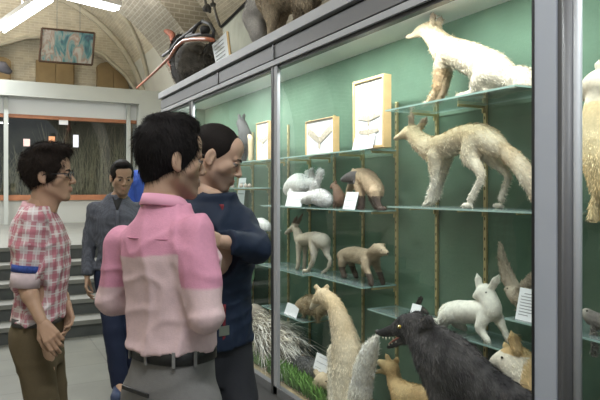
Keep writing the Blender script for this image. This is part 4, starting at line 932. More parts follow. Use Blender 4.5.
# ================================================================ things on top of the cabinet
ZT = 2.581
XT = 1.98
_x0, _x1 = XF, XBK
XF, XBK = 1.2, 3.4
A = Animal(1.95, ZT, .02)
A.ch((258, 41, -.03, 4.5), (258, 31, -.03, 8), (255, 18, -.03, 12), (262, 6, .0, 13), k=.02).ch((262, 4, .02, 13), (278, -3, .03, 16), (298, -9, .04, 17), (314, -15, .04, 14), k=.03)
A.ch((271, 10, -.04, 9), (272, 22, -.04, 5), (271, None, -.04, 3.6), k=.01).ch((280, 10, .08, 8), (280, 24, .08, 5), (278, None, .08, 3.6), k=.01)
A.ch((302, 2, -.05, 9), (299, 10, -.05, 5), (297, None, -.05, 3.6), k=.01).ch((311, 0, .08, 9), (309, 8, .08, 5), (306, None, .08, 3.6), k=.01)
A.ear((252, 10, -.02), (246, 4, -.02), 5).ear((264, 8, .06), (268, -2, .06), 5)
A.eye(251, 18, -.05, 1.6).nose(257.5, 43.5, 0, 3)
def c_boar(P, N):
    c = lerpc((.20, .16, .11), (.62, .52, .38), .4+.6*snoise(P, 22, 3)); h = P[:, 1] > pz(268, 20, 1.95)[1]; c[h] = lerpc((.20, .19, .18), (.52, .50, .47), .45+.6*snoise(P[h], 24, 5)); return c
A.make('stuffed_boar', 'shaggy brown boar with a grey hanging head on top of the cabinet', 'boar', c_boar, 16000, .032, (0, -.5, -1), .009, seed=40, w=.0018, tip=1.3)
# large black bird
A = Animal(2.0, ZT, .02)
A.ch((192, 60, 0, 14), (199, 66, 0, 17), (200, 76, 0, 12), k=.02).ch((181, 72, 0, 7), (177, 60, 0, 6), (176, 47, 0, 5.5), (180, 38, 0, 4), k=.012).ch((181, 72, 0, 8), (186, 82, 0, 7), (190, 86, 0, 4), k=.012)
A.ch((209, 60, .02, 9), (213, 48, .03, 5), (214, 42, .03, 2), k=.012)
for px, off in ((188, -.03), (196, .05)): A.ch((px, 78, off, 3.5), (px, None, off, 2.6), k=.006)
def c_bird(P, N):
    c = lerpc((.022, .021, .02), (.17, .155, .13), .42+.35*np.sin(P[:, 2]*330+P[:, 1]*160+2*snoise(P, 20, 5))+.3*snoise(P, 40, 3)); g = np.clip((P[:, 1]-pz(192, 60, 2.0)[1])/.25, 0, 1)[:, None]; return c*(1-.55*g)
A.make('stuffed_turkey', 'large black bird with barred wing feathers at the far end of the cabinet top', 'bird', c_bird, 9000, .05, (0, -.8, -.6), .009, seed=41, w=.003, lift=.1)
# brown neck of the second bird, orange pole, black lamp frame
def q2(px, py, X=1.9): return atX(px, py, X)
A = Animal(2.3, ZT, .015)
A.ch((165, 31, 0, 1.3), (168, 32, 0, 2.6), (172, 35, 0, 3.2), (174, 43, 0, 3.2), (174, 52, 0, 3.6), (172, 62, 0, 5)).ch((172, 62, 0, 4), (178, 72, 0, 5), (186, 84, 0, 8)).ch((184, 94, -.02, 3), (184, None, -.02, 2.5), k=.006)
A.eye(168.5, 31.5, -.03, .8)
A.make('stuffed_crane', 'reddish brown hooked-neck bird behind the black bird on the cabinet top', 'bird', lambda P, N: lerpc((.30, .10, .06), (.16, .08, .06), .5+.5*snoise(P, 30, 2)), 2500, .02, (0, -.2, -1), .007, seed=42)
XF, XBK = _x0, _x1
tag(MB().tube([q2(137, 88, 1.76), q2(156, 71, 1.76), q2(170, 57, 1.76), q2(177, 46, 1.76), q2(184, 40.5, 1.76), q2(194, 39, 1.76), q2(206, 39, 1.76), q2(213, 40, 1.76)], [.013, .014, .016, .018, .019, .020, .020, .018], 12).build('curved_pole', mat('orange_lacquer', (.36, .11, .05), .45, var=.1), origin=tuple(q2(170, 57, 1.76))), 'curved orange pole sticking out from the cabinet top past the black bird', 'pole')
m = MB()
for path in ([(171, 50), (178, 40), (188, 33), (197, 25), (203, 21)], [(197, 25), (193, 33), (186, 37)], [(203, 21), (210, 24), (214, 31), (213, 38)], [(186, 37), (200, 34), (213, 36)], [(163, 56), (170, 51), (171, 50)]): m.tube([q2(px, py, 1.80) for px, py in path], .016, 8)
m.lathe([(.0, -.04), (.04, -.03), (.05, .0), (.04, .03), (0, .04)], q2(205, 30, 1.80), 12)
tag(m.build('metal_trap', mat('black_iron', (.02, .02, .021), .65), origin=tuple(q2(190, 37, 1.80))), 'black iron frame with bent arms above the black bird', 'trap')
# white paper board with wooden edge
P4 = [atX(212, 45, 1.86), atX(226, 32, 1.86), atX(229.5, 62, 1.84), atX(217, 70, 1.84)]
bd = empty('notice_board', tuple((P4[2]+P4[3])/2), 'white written notice board leaning on the cabinet top right of the black bird', 'board')
m = MB(); m.add(*slab(P4, np.array([1., 0, 0]), .012)); thing_part(bd, m, 'paper', mat('notice_paper', (.75, .80, .82), .8))
m = MB(); m.tube([P4[1]+np.array([.01, -.01, 0]), P4[2]+np.array([.01, -.01, 0])], .012, 4, False); thing_part(bd, m, 'wooden_edge', M_WOOD)
m = MB()
for i in range(6):
    f = .15+.13*i; a = P4[0]*(1-f)+P4[3]*f; b = P4[1]*(1-f)+P4[2]*f; m.tube([a*.88+b*.12-np.array([.003, 0, 0]), a*.2+b*.8-np.array([.003, 0, 0])], .003, 4, False)
thing_part(bd, m, 'written_lines', M_INK)
# leaning painting
P4 = [atX(222, 27, 2.3), atX(264, -14, 2.3), atX(270, 40, 2.3), atX(231, 66, 2.3)]
pt = empty('painting', tuple((P4[2]+P4[3])/2), 'faded pale green landscape painting with a dark top rail leaning behind the boar', 'painting')
m = MB(); m.add(*slab(P4, np.array([1., 0, 0]), .02)); thing_part(pt, m, 'canvas', mat('faded_canvas', (.33, .34, .25), .7, var=.35, vscale=3.5))
m = MB(); m.tube([P4[0]-np.array([.01, 0, 0]), P4[1]-np.array([.01, 0, 0])], .018, 4, False); thing_part(pt, m, 'dark_rail', M_BLK)
# hanging black lamp above
m = MB(); m.tube([atX(203, -12, 2.6), atX(206, 4, 2.6), atX(210, 12, 2.6)], .02, 8); m.tube([atX(210, -12, 2.6), atX(213, 2, 2.6), atX(217, 18, 2.6), atX(220, 26, 2.6)], .016, 8); m.lathe([(0, 0), (.05, .01), (.06, .05), (.03, .10), (0, .11)], atX(207, 12, 2.6), 14); m.lathe([(0, 0), (.035, .01), (.04, .04), (0, .07)], atX(213, 7, 2.6), 12)
m.tube([atX(203, -12, 2.6), atX(200, -60, 2.6)], .012, 6)
tag(m.build('hanging_lamp', mat('dark_lamp_metal', (.05, .05, .05), .5, .3)), 'dark metal lamp bracket hanging above the black bird', 'lamp')
# ================================================================ people
def mskin(): 
    m = mat('skin', (1, 1, 1), .5, attr=True, var=.05, vscale=25, bump=.05, bscale=120, spec=.35)
    m.node_tree.nodes['Principled BSDF'].inputs['Subsurface Weight'].default_value = .06
    m.node_tree.nodes['Principled BSDF'].inputs['Subsurface Radius'].default_value = (.02, .008, .004); return m
M_SKIN = mskin()
M_HAIR = mat('black_hair', (1, 1, 1), .7, attr=True, spec=.12)
M_EYEW = mat('eye_white', (.24, .21, .19), .6, spec=.2); M_IRIS = mat('dark_iris', (.015, .010, .008), .4)
SEC = [(.74, .13, .09, 0), (.84, .165, .105, -.01), (.92, .168, .112, -.012), (1.0, .148, .102, 0), (1.08, .14, .10, .004), (1.2, .152, .112, .006), (1.32, .172, .118, 0), (1.38, .162, .105, -.008), (1.42, .128, .088, -.012), (1.455, .088, .068, -.016), (1.50, .055, .056, -.016)]
def Rz(a): c, s = math.cos(a), math.sin(a); return np.array([[c, -s, 0], [s, c, 0], [0, 0, 1.]])
def Rx(a): c, s = math.cos(a), math.sin(a); return np.array([[1, 0, 0], [0, c, -s], [0, s, c]])
def Ry(a): c, s = math.cos(a), math.sin(a); return np.array([[c, 0, s], [0, 1, 0], [-s, 0, c]])
class Pose:
    """standing figure in its own frame: x right, y forward, z up; feet on z = 0"""
    def __init__(s, pos, face, scale=1., width=1., bend=0., J=None, head=(0, 0, 0), hpos=None, elev=0., dep=1., side=0.):
        s.pos = np.array([pos[0], pos[1], elev], float); s.ang = math.radians(face-90); s.R = Rz(s.ang); s.sc = scale; s.w = width; s.dp = dep; s.side = side; s.bend = bend
        j = dict(shL=(-.168, -.012, 1.385), shR=(.168, -.012, 1.385), elL=(-.21, -.03, 1.13), elR=(.21, -.03, 1.13), wrL=(-.22, .04, .88), wrR=(.22, .04, .88),
                 hpL=(-.085, 0, .90), hpR=(.085, 0, .90), knL=(-.10, .02, .49), knR=(.10, .02, .49), anL=(-.11, -.02, .09), anR=(.11, -.02, .09))
        s.j = {k: np.array(v, float)*scale for k, v in j.items()}
        if J: s.j.update({k: np.array(v, float) for k, v in J.items()})
        for k in ('shL', 'shR'):
            if not J or k not in J: s.j[k] = s.warp(s.j[k])
        s.neck = s.warp(np.array([0, -.02, 1.46])*scale)
        s.hp = s.warp(np.array([0, .012, 1.625])*scale) if hpos is None else np.array(hpos, float)
        s.HR = Rz(-math.radians(head[0])) @ Rx(-math.radians(head[1])) @ Ry(math.radians(head[2]))
    def warp(s, p):    # forward bend above the waist
        p = np.array(p, float); t = np.clip((p[..., 2]-1.0*s.sc)/(.5*s.sc), 0, 1.6); out = p.copy(); out[..., 1] = p[..., 1]+s.bend*t*t; out[..., 0] = p[..., 0]+s.side*t; return out
    def loc(s, px, py, dep): return s.R.T @ (at(px, py, dep)-s.pos)
    def torso(s, infl, z0, z1, sec=SEC, waist=0.):
        zz = np.array([q[0] for q in sec])*s.sc; aa = (np.array([q[1] for q in sec])*s.w)*s.sc+infl; bb = np.array([q[2] for q in sec])*s.dp*s.sc+infl; yy = np.array([q[3] for q in sec])*s.sc
        def f(P):
            z = P[..., 2]; t = np.clip((z-1.0*s.sc)/(.5*s.sc), 0, 1.6); a = np.interp(z, zz, aa); b = np.interp(z, zz, bb); y = P[..., 1]-np.interp(z, zz, yy)-s.bend*t*t
            if waist: w_ = waist*np.exp(-((z-1.05*s.sc)/.07)**2); a = a+w_; b = b+w_
            e = 2.35; n = (np.abs((P[..., 0]-s.side*t)/a)**e+np.abs(y/b)**e)**(1/e); d = (n-1)*np.minimum(a, b)
            return np.maximum(d, np.maximum(z0-z, z-z1))
        return f, (-.28, -.25+min(0, s.bend*3), z0), (.28, .3+max(0, s.bend*3), z1)
def cut(b, p, d, r=.11):
    """slice the blob off past p in direction d, near p only"""
    p = np.array(p, float); d = np.array(d, float); d /= np.linalg.norm(d)
    b.fn(p-r, p+r, lambda P: np.maximum(-((P-p) @ d), np.sqrt(((P-p-d*r*.5)**2).sum(-1))-r), .003, 's')
def hand(b, w, d, pn, side, curl=.5, spread=.0, sc=1.):
    """five fingers; d wrist->knuckles, pn palm normal, side +1/-1 puts the thumb"""
    w = np.array(w, float); d = np.array(d, float); d /= np.linalg.norm(d); pn = np.array(pn, float); pn -= pn @ d*d; pn /= np.linalg.norm(pn); t = np.cross(d, pn)*side
    b.cap(w-d*.03, w+d*.012, .024*sc, .021*sc, .01, pn, 1.3)
    for i in range(4):
        x = (.027-.0185*i)*sc; kb = w+d*(.088-.004*abs(i-1))*sc+t*x; b.cap(w+d*.015+t*x*.5, kb, .014*sc, .0105*sc, .010)
        L = (.043, .047, .044, .034)[i]*sc; a = curl*(.55+.12*i); p = kb; dirv = d+t*spread*(1.5-i)*.12; dirv /= np.linalg.norm(dirv); ang = 0
        for k, (f, r0, r1) in enumerate(((1, .0095, .0085), (.62, .0085, .0078), (.5, .0078, .0066))):
            ang += a*(1, 1.25, .8)[k]; v = dirv*math.cos(ang)+pn*math.sin(ang); q = p+v*L*f; b.cap(p, q, r0*sc, r1*sc, .003); p = q
    p0 = w+d*.022*sc+t*.018*sc+pn*.006; p1 = p0+(d*.028+t*.024+pn*.012)*sc; p2 = p1+(d*.030+t*.006+pn*(.006+.012*curl))*sc; p3 = p2+(d*.024-t*.004+pn*.008*(1+curl))*sc
    b.cap(p0, p1, .015*sc, .0125*sc, .008); b.cap(p1, p2, .0115*sc, .010*sc, .003); b.cap(p2, p3, .010*sc, .0078*sc, .003)
def head_blob(nose=1., jaw=1.):
    b = Blob(.012)
    b.ell((0, -.014, .036), (.076, .095, .086)); b.ell((0, .028, -.022), (.062*jaw, .062, .078), k=.02)
    for s in (-1, 1):
        b.cap((s*.052*jaw, -.004, -.05), (s*.020, .066, -.098), .016, .017, .02); b.cap((s*.045, .058, -.012), (s*.050, .040, -.03), .018, .015, .015)
        b.cap((s*.013, .088, .022), (s*.042, .078, .022), .0085, .007, .01)
    b.ell((0, .074, -.101), (.022, .018, .017), k=.015); b.ell((0, .060, -.062), (.034, .036, .04), k=.015); b.ell((0, .055, .055), (.058, .038, .045), k=.02)
    for s in (-1, 1): b.ell((s*.032, .096, .004), (.017, .014, .0115), k=.009, op='s')
    b.cap((0, .088, .014), (0, .109*nose, -.026), .0075, .0105, .008); b.ell((0, .105*nose, -.030), (.012, .011, .010), k=.006)
    for s in (-1, 1): b.ell((s*.0125, .097, -.033), (.0075, .010, .007), k=.005)
    for s in (-1, 1):
        b.cap((0, .0975, -.0575), (s*.021, .087, -.061), .0052, .0032, .004); b.cap((0, .096, -.069), (s*.018, .087, -.0665), .0062, .0035, .004)
        b.cap((s*.021, .0865, .0085), (s*.032, .0905, .0125), .0042, .0045, .003); b.cap((s*.032, .0905, .0125), (s*.044, .082, .008), .0045, .0038, .003); b.cap((s*.022, .085, -.0035), (s*.043, .081, -.003), .0042, .0038, .004)
        R = Rz(s*.35)
        b.ell((s*.080, -.012, -.004), (.0085, .019, .031), R, k=.006); b.ell((s*.087, -.004, .002), (.006, .010, .018), R, k=.004, op='s'); b.ell((s*.078, -.004, -.028), (.008, .009, .010), k=.005)
    b.cap((-.02, .0985, -.0635), (.02, .0985, -.0635), .0012, .0012, .002, op='s')
    b.cap((0, -.022, -.03), (0, -.034, -.17), .050, .053, .03); b.cap((0, .02, -.10), (0, .0, -.15), .030, .034, .025)
    return b
def hair_blob(style):
    b = Blob(.01); t = style.get('t', .010)
    b.ell((0, -.014, .038), (.077+t, .096+t, .088+style.get('top', t)))
    for c, r in style.get('lumps', ()): b.ell(c, r, k=.02)
    fy, fz = style.get('front', (.086, .078)); n1 = np.array([0, .86, -.515]); n1 = np.array(style.get('n1', n1), float); n1 /= np.linalg.norm(n1)
    lo, hi = (-.2, -.2, -.2), (.2, .25, .25)
    b.fn(lo, hi, lambda P: (P-np.array([0, fy, fz])) @ n1, .008, 'i')
    n2 = np.array([0, .414, -.91]); z2 = style.get('nape', -.035)
    b.fn(lo, hi, lambda P: (P-np.array([0, .02, z2])) @ n2, .010, 'i')
    for s in (-1, 1): b.ell((s*.090, -.004, -.012), (.026, .022, .034), k=.008, op='s')
    return b
def skin_col(base, beard, P):
    c = np.tile(np.array(base, float), (len(P), 1)); n = snoise(P, 40, 3)[:, None]*.05; c = c*(1+n)
    if beard > 0:
        m = np.clip((-.030-P[:, 2])/.02, 0, 1)*np.clip((P[:, 1]-.0)/.03, 0, 1)*np.clip((P[:, 2]+.145)/.02, 0, 1)
        m = np.maximum(m, np.clip(1-np.abs(P[:, 2]+.048)/.010, 0, 1)*(P[:, 1] > .085)); m = m*beard
        c = c*(1-m[:, None])+np.array([.055, .042, .036])*m[:, None]
    lip = (np.abs(P[:, 0]) < .021) & (np.abs(P[:, 2]+.0635) < .009) & (P[:, 1] > .088); c[lip] = c[lip]*.55+np.array([.36, .15, .12])*.45
    return c
def build_person(name, label, ps, skin, beard, style, res=.009, hres=.0042, hands=True, parts=None, seed=1, arms_r=1., fem=0, hand_spec=None):
    root_loc = ps.pos
    j = ps.j; sc = ps.sc
    # body
    b = Blob(.02); f, lo, hi = ps.torso(-.004, .76*sc, 1.50*sc); b.fn(lo, hi, f, .02)
    for S_ in 'LR':
        b.cap(j['sh'+S_], j['el'+S_], .046*sc, .036*sc, .03); b.cap(j['el'+S_], j['wr'+S_], .037*sc, .023*sc, .01)
        m = j['el'+S_]*.7+j['wr'+S_]*.3; b.cap(m, m, .038*sc, .038*sc, .012)
        b.cap(j['hp'+S_], j['kn'+S_], .078*sc, .052*sc, .03); b.cap(j['kn'+S_], j['an'+S_], .050*sc, .034*sc, .02); b.cap(j['an'+S_], j['an'+S_]+np.array([0, .12, -.045])*sc, .035*sc, .028*sc, .02)
    b.cap(ps.neck-np.array([0, 0, .03]), ps.hp+ps.HR @ np.array([0, -.03, -.11]), .060*sc, .050*sc, .03)
    V, Q = b.mesh(res); C = np.tile(np.array(skin, float), (len(V), 1)); parts_ = [(V, Q, C)]
    # head
    hb = head_blob(); V, Q = hb.mesh(hres, lo=(-.2, -.2, -.165)); C = skin_col(skin, beard, V); V = (V*sc) @ ps.HR.T+ps.hp; parts_.append((V, Q, C))
    if hands:
        for S_ in hands:
            w = j['wr'+S_]; spec = (hand_spec or {}).get(S_, {}); d = np.array(spec.get('d', w-j['el'+S_]), float); pn = np.array(spec.get('pn', (1 if S_ == 'L' else -1, 0, 0)), float)
            hb2 = Blob(.004); hand(hb2, w, d, pn, (1 if S_ == 'L' else -1)*spec.get('flip', 1), spec.get('curl', .5), spec.get('spread', .3), sc*spec.get('sc', 1.)); V, Q = hb2.mesh(.0032 if hres < .005 else .005); parts_.append((V, Q, np.tile(np.array(skin, float)*.97, (len(V), 1))))
    V, Q, C = join_arr(parts_); me = npmesh(name, V, Q, C); o = link(name, me, M_SKIN); o.location = root_loc; o.rotation_euler = (0, 0, ps.ang); tag(o, label, 'person')
    # hair
    hr = hair_blob(style); V, Q = hr.mesh(hres*1.1, disp=lambda P: style.get('rough', .0015)*snoise(P, style.get('rf', 140), seed)); C = np.tile(np.array(style.get('col', (.012, .010, .010))), (len(V), 1))
    if style.get('fur', 1): parts_ = [(V, Q, C), fur(V, Q, C, style.get('n', 5000), style.get('L', .022), .0007, style.get('flow', (0, -.6, -.8)), style.get('lift', .25), .5, 1.6, seed=seed)]
    V, Q, C = join_arr(parts_) if style.get('fur', 1) else (V, Q, C); V = (V*sc) @ ps.HR.T+ps.hp; link('hair', npmesh('hair', V, Q, C), M_HAIR, o)
    T = lambda p: ps.HR @ (np.array(p)*sc)+ps.hp
    for s in (-1, 1):
        m = MB(); m.tube([T((s*.016, .0985, .021)), T((s*.030, .0955, .0265)), T((s*.046, .082, .023))], [.0028, .0036, .002], 6); m.build('eyebrow', M_BROW, o)
        e = MB(); e.lathe([(.0118*sc*math.sin(a), -.0118*sc*math.cos(a)) for a in np.linspace(.001, math.pi-.001, 11)], n=16); eo = e.build('eye', M_EYEW, o); eo.location = T((s*.032, .0790, .0035))
        g = ps.HR @ np.array([0, 1, style.get('gaze', 0)]); g = g/np.linalg.norm(g)
        i_ = MB(); i_.lathe([(.0065*sc*math.sin(a), -.002*math.cos(a)) for a in np.linspace(.001, math.pi-.001, 7)], n=12); io = i_.build('iris', M_IRIS, eo); io.location = g*.0112*sc; io.rotation_euler = Vector(g).to_track_quat('Z', 'Y').to_euler()
    return o
M_BROW = mat('eyebrow_hair', (.02, .015, .013), .8)
def cloth_mat(name, rough=.85, var=.05): return mat(name, (1, 1, 1), rough, attr=True, var=var, vscale=90, bump=.12, bscale=260, spec=.25)
def wrinkle(amp, seed, sc=1.): 
    def f(P):
        q = P*np.array([1, 1, .5]); a = snoise(q, 22*sc, seed); r = 1-np.abs(snoise(q, 20*sc, seed+1))*2.4; r2 = 1-np.abs(snoise(P*np.array([.7, .7, 1.3]), 30*sc, seed+2))*2.6
        return -amp*(a*.8+np.clip(r, 0, 1)**1.5*1.2+np.clip(r2, 0, 1)**1.5*.7)
    return f
def shirt(ps, o, m, hem, infl=.016, rs=.056, re=.047, rw=.034, cuff=(1., 1.), amp=.004, seed=1, col=None, h=.0075, waist=0., top=1.485, name='shirt'):
    j = ps.j; sc = ps.sc; b = Blob(.02); f, lo, hi = ps.torso(infl, hem, top*sc, waist=waist); b.fn(lo, hi, f, .02)
    for S_, cf in zip('LR', cuff):
        sh, el, wr = j['sh'+S_], j['el'+S_], j['wr'+S_]; end = el+(wr-el)*cf; re2 = re+(rw-re)*cf
        b.cap(sh, el, rs*sc, re*sc, .035); b.cap(el, end, re*sc, re2*sc, .012)
        v = wr-el; cut(b, end-v/np.linalg.norm(v)*.004, v, .09)
    V, Q = b.mesh(h, disp=wrinkle(amp, seed, 1.35)); 
    C = col(V, ps) if col else np.ones((len(V), 3))*.5
    so = link(name, npmesh(name, V, Q, C), m, o)
    return so
def trousers(ps, o, m, waist, infl=.014, rt=.090, rk=.070, ra=.060, amp=.004, seed=3, hemz=.05, col=(.1, .1, .1), h=.009):
    j = ps.j; sc = ps.sc; b = Blob(.03); f, lo, hi = ps.torso(infl, .76*sc, waist); b.fn(lo, hi, f, .02)
    for S_ in 'LR':
        b.cap(j['hp'+S_]+np.array([0, -.01, -.02]), j['kn'+S_], rt*sc, rk*sc, .02); a = j['an'+S_].copy(); a[2] = hemz+ra*.2; b.cap(j['kn'+S_], a, rk*sc, ra*sc, .012); cut(b, (a[0], a[1], hemz), (0, 0, -1), .12)
    V, Q = b.mesh(h, disp=wrinkle(amp, seed, .8)); return link('trousers', npmesh('trousers', V, Q, np.tile(np.array(col, float), (len(V), 1))), m, o)
def collar(ps, o, m, h=.038, r=.066, open_=.35, z=1.462, col=None, name='collar', tilt=.35, dy=0.):
    """folded shirt collar: a strip round the neck, open at the front"""
    mb = MB(); n = 30; c = ps.warp(np.array([0, -.022+dy, z])*ps.sc); inner = []; vs = []
    for i in range(n+1):
        a = open_+(2*math.pi-2*open_)*i/n; dx, dy = math.sin(a), math.cos(a); fr = max(0, dy)
        zz = c[2]-fr*.030+(-min(0, dy))*.012
        for rr, dz in ((r-.004, -.01), (r-.002, h*.62), (r+.003, h*.7), (r+.013+.010*fr, -.004-.012*fr), (r+.010+.010*fr, -.008-.012*fr)): vs.append((c[0]+dx*rr, c[1]+dy*rr*1.05, zz+dz))
    fs = [(i*5+k, (i+1)*5+k, (i+1)*5+k+1, i*5+k+1) for i in range(n) for k in range(4)]; mb.add(vs, fs, True)
    co_ = mb.build(name, m, o); s_ = co_.modifiers.new('t', 'SOLIDIFY'); s_.thickness = .003; return co_
def ring(ps, o, name, m, z, hgt, infl, n=64, d=0.):
    zz = [q[0]*ps.sc for q in SEC]; a = np.interp(z, zz, [q[1]*ps.w*ps.sc for q in SEC])+infl; b = np.interp(z, zz, [q[2]*ps.dp*ps.sc for q in SEC])+infl; y = np.interp(z, zz, [q[3]*ps.sc for q in SEC])
    mb = MB(); vs = []; e = 2/2.35
    for i in range(n):
        t = 2*math.pi*i/n; cx, cy = math.cos(t), math.sin(t); sx = math.copysign(abs(cx)**e, cx); sy = math.copysign(abs(cy)**e, cy)
        for dr, dz in ((-.004, -hgt/2), (0, -hgt/2+.002), (0, hgt/2-.002), (-.004, hgt/2)): vs.append(((a+dr)*sx, y+(b+dr)*sy, z+dz))
    fs = [(i*4+k, ((i+1) % n)*4+k, ((i+1) % n)*4+k+1, i*4+k+1) for i in range(n) for k in range(3)]; mb.add(vs, fs, True); r = mb.build(name, m, o); return r, (a, b, y)
def loop_at(ps, o, dims, ang, z, m, name='belt_loop', w=.010, h=.046):
    a, b, y = dims; t = math.radians(ang); e = 2/2.35; cx, cy = math.cos(t), math.sin(t); x = (a+.003)*math.copysign(abs(cx)**e, cx); yy = y+(b+.003)*math.copysign(abs(cy)**e, cy)
    tn = math.atan2(cy*a, cx*b); return MB().box((-.002, -w/2, -h/2), (.003, w/2, h/2), tn, (x, yy, z)).build(name, m, o, bevel=.0008)
def shoes(ps, o, m, ms, turn=(0, 0)):
    for S_, tw in zip('LR', turn):
        a = ps.j['an'+S_]; R = Rz(math.radians(tw)); c = np.array([a[0], a[1], 0]); T = lambda p: R @ np.array(p)+c
        b = Blob(.02); b.cap(T((0, -.035, .055)), T((0, .03, .06)), .042, .040); b.cap(T((0, .03, .050)), T((0, .15, .034)), .042, .034); b.cap(T((0, -.03, .03)), T((0, .16, .026)), .040, .036)
        b.fn((c-.3), (c+.3), lambda P: .012-P[..., 2], .004, 's') if False else None
        V, Q = b.mesh(.007); V[:, 2] = np.maximum(V[:, 2], .012); so = link('shoe', npmesh('shoe', V, Q), m, o)
        mb = MB(); n = 20; vs = []
        for i in range(n):
            t = 2*math.pi*i/n; r = .046; x = r*math.sin(t); y = (.06+.135*abs(math.cos(t))**.9*(1 if math.cos(t) > 0 else .85)*(1 if math.cos(t) > 0 else -1)); 
            for z in (.001, .022): q = T((x, y, z)); vs.append(tuple(q))
        mb.add(vs, [(i*2, ((i+1) % n)*2, ((i+1) % n)*2+1, i*2+1) for i in range(n)]+[tuple(i*2 for i in range(n)), tuple(i*2+1 for i in range(n))[::-1]]); mb.build('sole', ms, so)
def armdist(P, ps, S_):
    j = ps.j
    def seg(a, b): ab = b-a; t = np.clip(((P-a) @ ab)/(ab @ ab), 0, 1); return np.linalg.norm(P-a-t[:, None]*ab, axis=1)
    return np.minimum(seg(j['sh'+S_], j['el'+S_]), seg(j['el'+S_], j['wr'+S_]))
M_CLOTH = cloth_mat('woven_cloth'); M_LEATH = mat('black_leather', (.012, .012, .013), .45, bump=.1, bscale=200); M_SOLE = mat('rubber_sole', (.05, .05, .055), .7); M_BUCK = mat('steel_buckle', (.5, .5, .48), .3, .9)

# ---- man in the pink shirt, seen from behind, nearest
pp = at(173, 190, 1.86)
ps = Pose((pp[0], pp[1]), 28, 1.0, .82, bend=.02, dep=.86, side=-.032, head=(24, 4, 0), hpos=(-.030, .022, 1.622))
ps.j['shR'] = ps.loc(196, 232, 1.78); ps.j['shL'] = ps.loc(124, 241, 1.94); ps.j['elR'] = ps.loc(206, 318, 1.72); ps.j['elL'] = ps.loc(113, 300, 1.97); ps.j['wrR'] = np.array([-.02, .19, 1.13]); ps.j['wrL'] = np.array([-.11, .18, 1.16])
pink_p = ps
H1 = dict(t=.009, top=.020, front=(.094, .085), lumps=(((0, .025, .118), (.062, .055, .030)), ((0, -.072, .045), (.066, .040, .062)), ((0, -.056, -.030), (.050, .038, .050)), ((0, -.02, .125), (.06, .07, .02))), rough=.003, rf=110, n=9000, L=.022, flow=(0, .35, -.9), lift=.25, nape=-.078)
pm = build_person('person', 'man in a two-tone pink shirt and grey trousers seen from behind', ps, (.48, .31, .215), .45, H1, res=.008, hres=.0036, hands='LR', hand_spec={'R': dict(d=(-1, -.15, .1), pn=(0, -1, 0), curl=.8), 'L': dict(d=(1, .1, 0), pn=(0, -1, 0), curl=1.1)}, seed=2)
def pinkcol(V, ps):
    lo = np.array((.64, .47, .48)); hi = np.array((.64, .29, .40)); dL, dR = armdist(V, ps, 'L'), armdist(V, ps, 'R'); tors = np.abs(V[:, 0]) < .155
    arm = ((dL < .088) | (dR < .088)) & (np.abs(V[:, 0]+.02) > .135); zz = np.where(arm, 1.232+.015*np.sign(V[:, 0]), 1.332+.01*np.sin(V[:, 0]*12)); t = np.clip((V[:, 2]-zz)/.004, 0, 1)[:, None]
    return lo*(1-t)+hi*t
sh = shirt(ps, pm, M_CLOTH, 1.052, .016, .053, .044, .038, (.95, .95), .0062, 5, pinkcol, .0062, waist=.008)
collar(ps, pm, mat('pink_collar', (.66, .31, .42), .85, var=.05), .040, .064, .3, 1.482)
# yoke seam across the back
def seam(z, a0, a1, infl, m, name, w=.0022):
    zs = [q[0]*ps.sc for q in SEC]; a = np.interp(z, zs, [q[1]*ps.w*ps.sc for q in SEC])+infl; b = np.interp(z, zs, [q[2]*ps.dp*ps.sc for q in SEC])+infl; y = np.interp(z, zs, [q[3]*ps.sc for q in SEC]); e = 2/2.35
    t_ = np.clip((z-1.0)/.5, 0, 1.6); pts = [(ps.side*t_+a*math.copysign(abs(math.cos(t))**e, math.cos(t)), y+ps.bend*t_*t_+b*math.copysign(abs(math.sin(t))**e, math.sin(t)), z) for t in np.linspace(math.radians(a0), math.radians(a1), 30)]
    return MB().tube(pts, w, 6).build(name, m, pm)
M_PSEAM = mat('pink_seam', (.50, .20, .29), .9)
seam(1.385, 205, 335, .0185, M_PSEAM, 'yoke_seam')
trousers(ps, pm, M_CLOTH, 1.048, .012, .092, .072, .060, .0045, 4, .04, (.16, .155, .15), .008)
blt, dims = ring(ps, pm, 'belt', M_LEATH, 1.038, .042, .022); blt['label'] = 'black leather belt'
M_GTR = mat('grey_trouser_cloth', (.19, .185, .18), .9, var=.08, vscale=80)
for a in (270, 232, 308, 200, 340, 60, 120): loop_at(ps, pm, dims, a, 1.037, M_GTR)
for a, z, w in ((262, .935, .13),):
    d2 = ring(ps, pm, 'x', M_BLK, .935, .01, .018); bpy.data.objects.remove(d2[0]); loop_at(ps, pm, d2[1], a, z, M_BLK, 'pocket_welt', w, .012)
m = MB().box((-.022, -.003, -.02), (.022, .003, .02), 0, (0, dims[1]+dims[2]+.003, 1.038)).build('belt_buckle', M_BUCK, blt)
shoes(ps, pm, M_LEATH, M_SOLE, (8, -8))

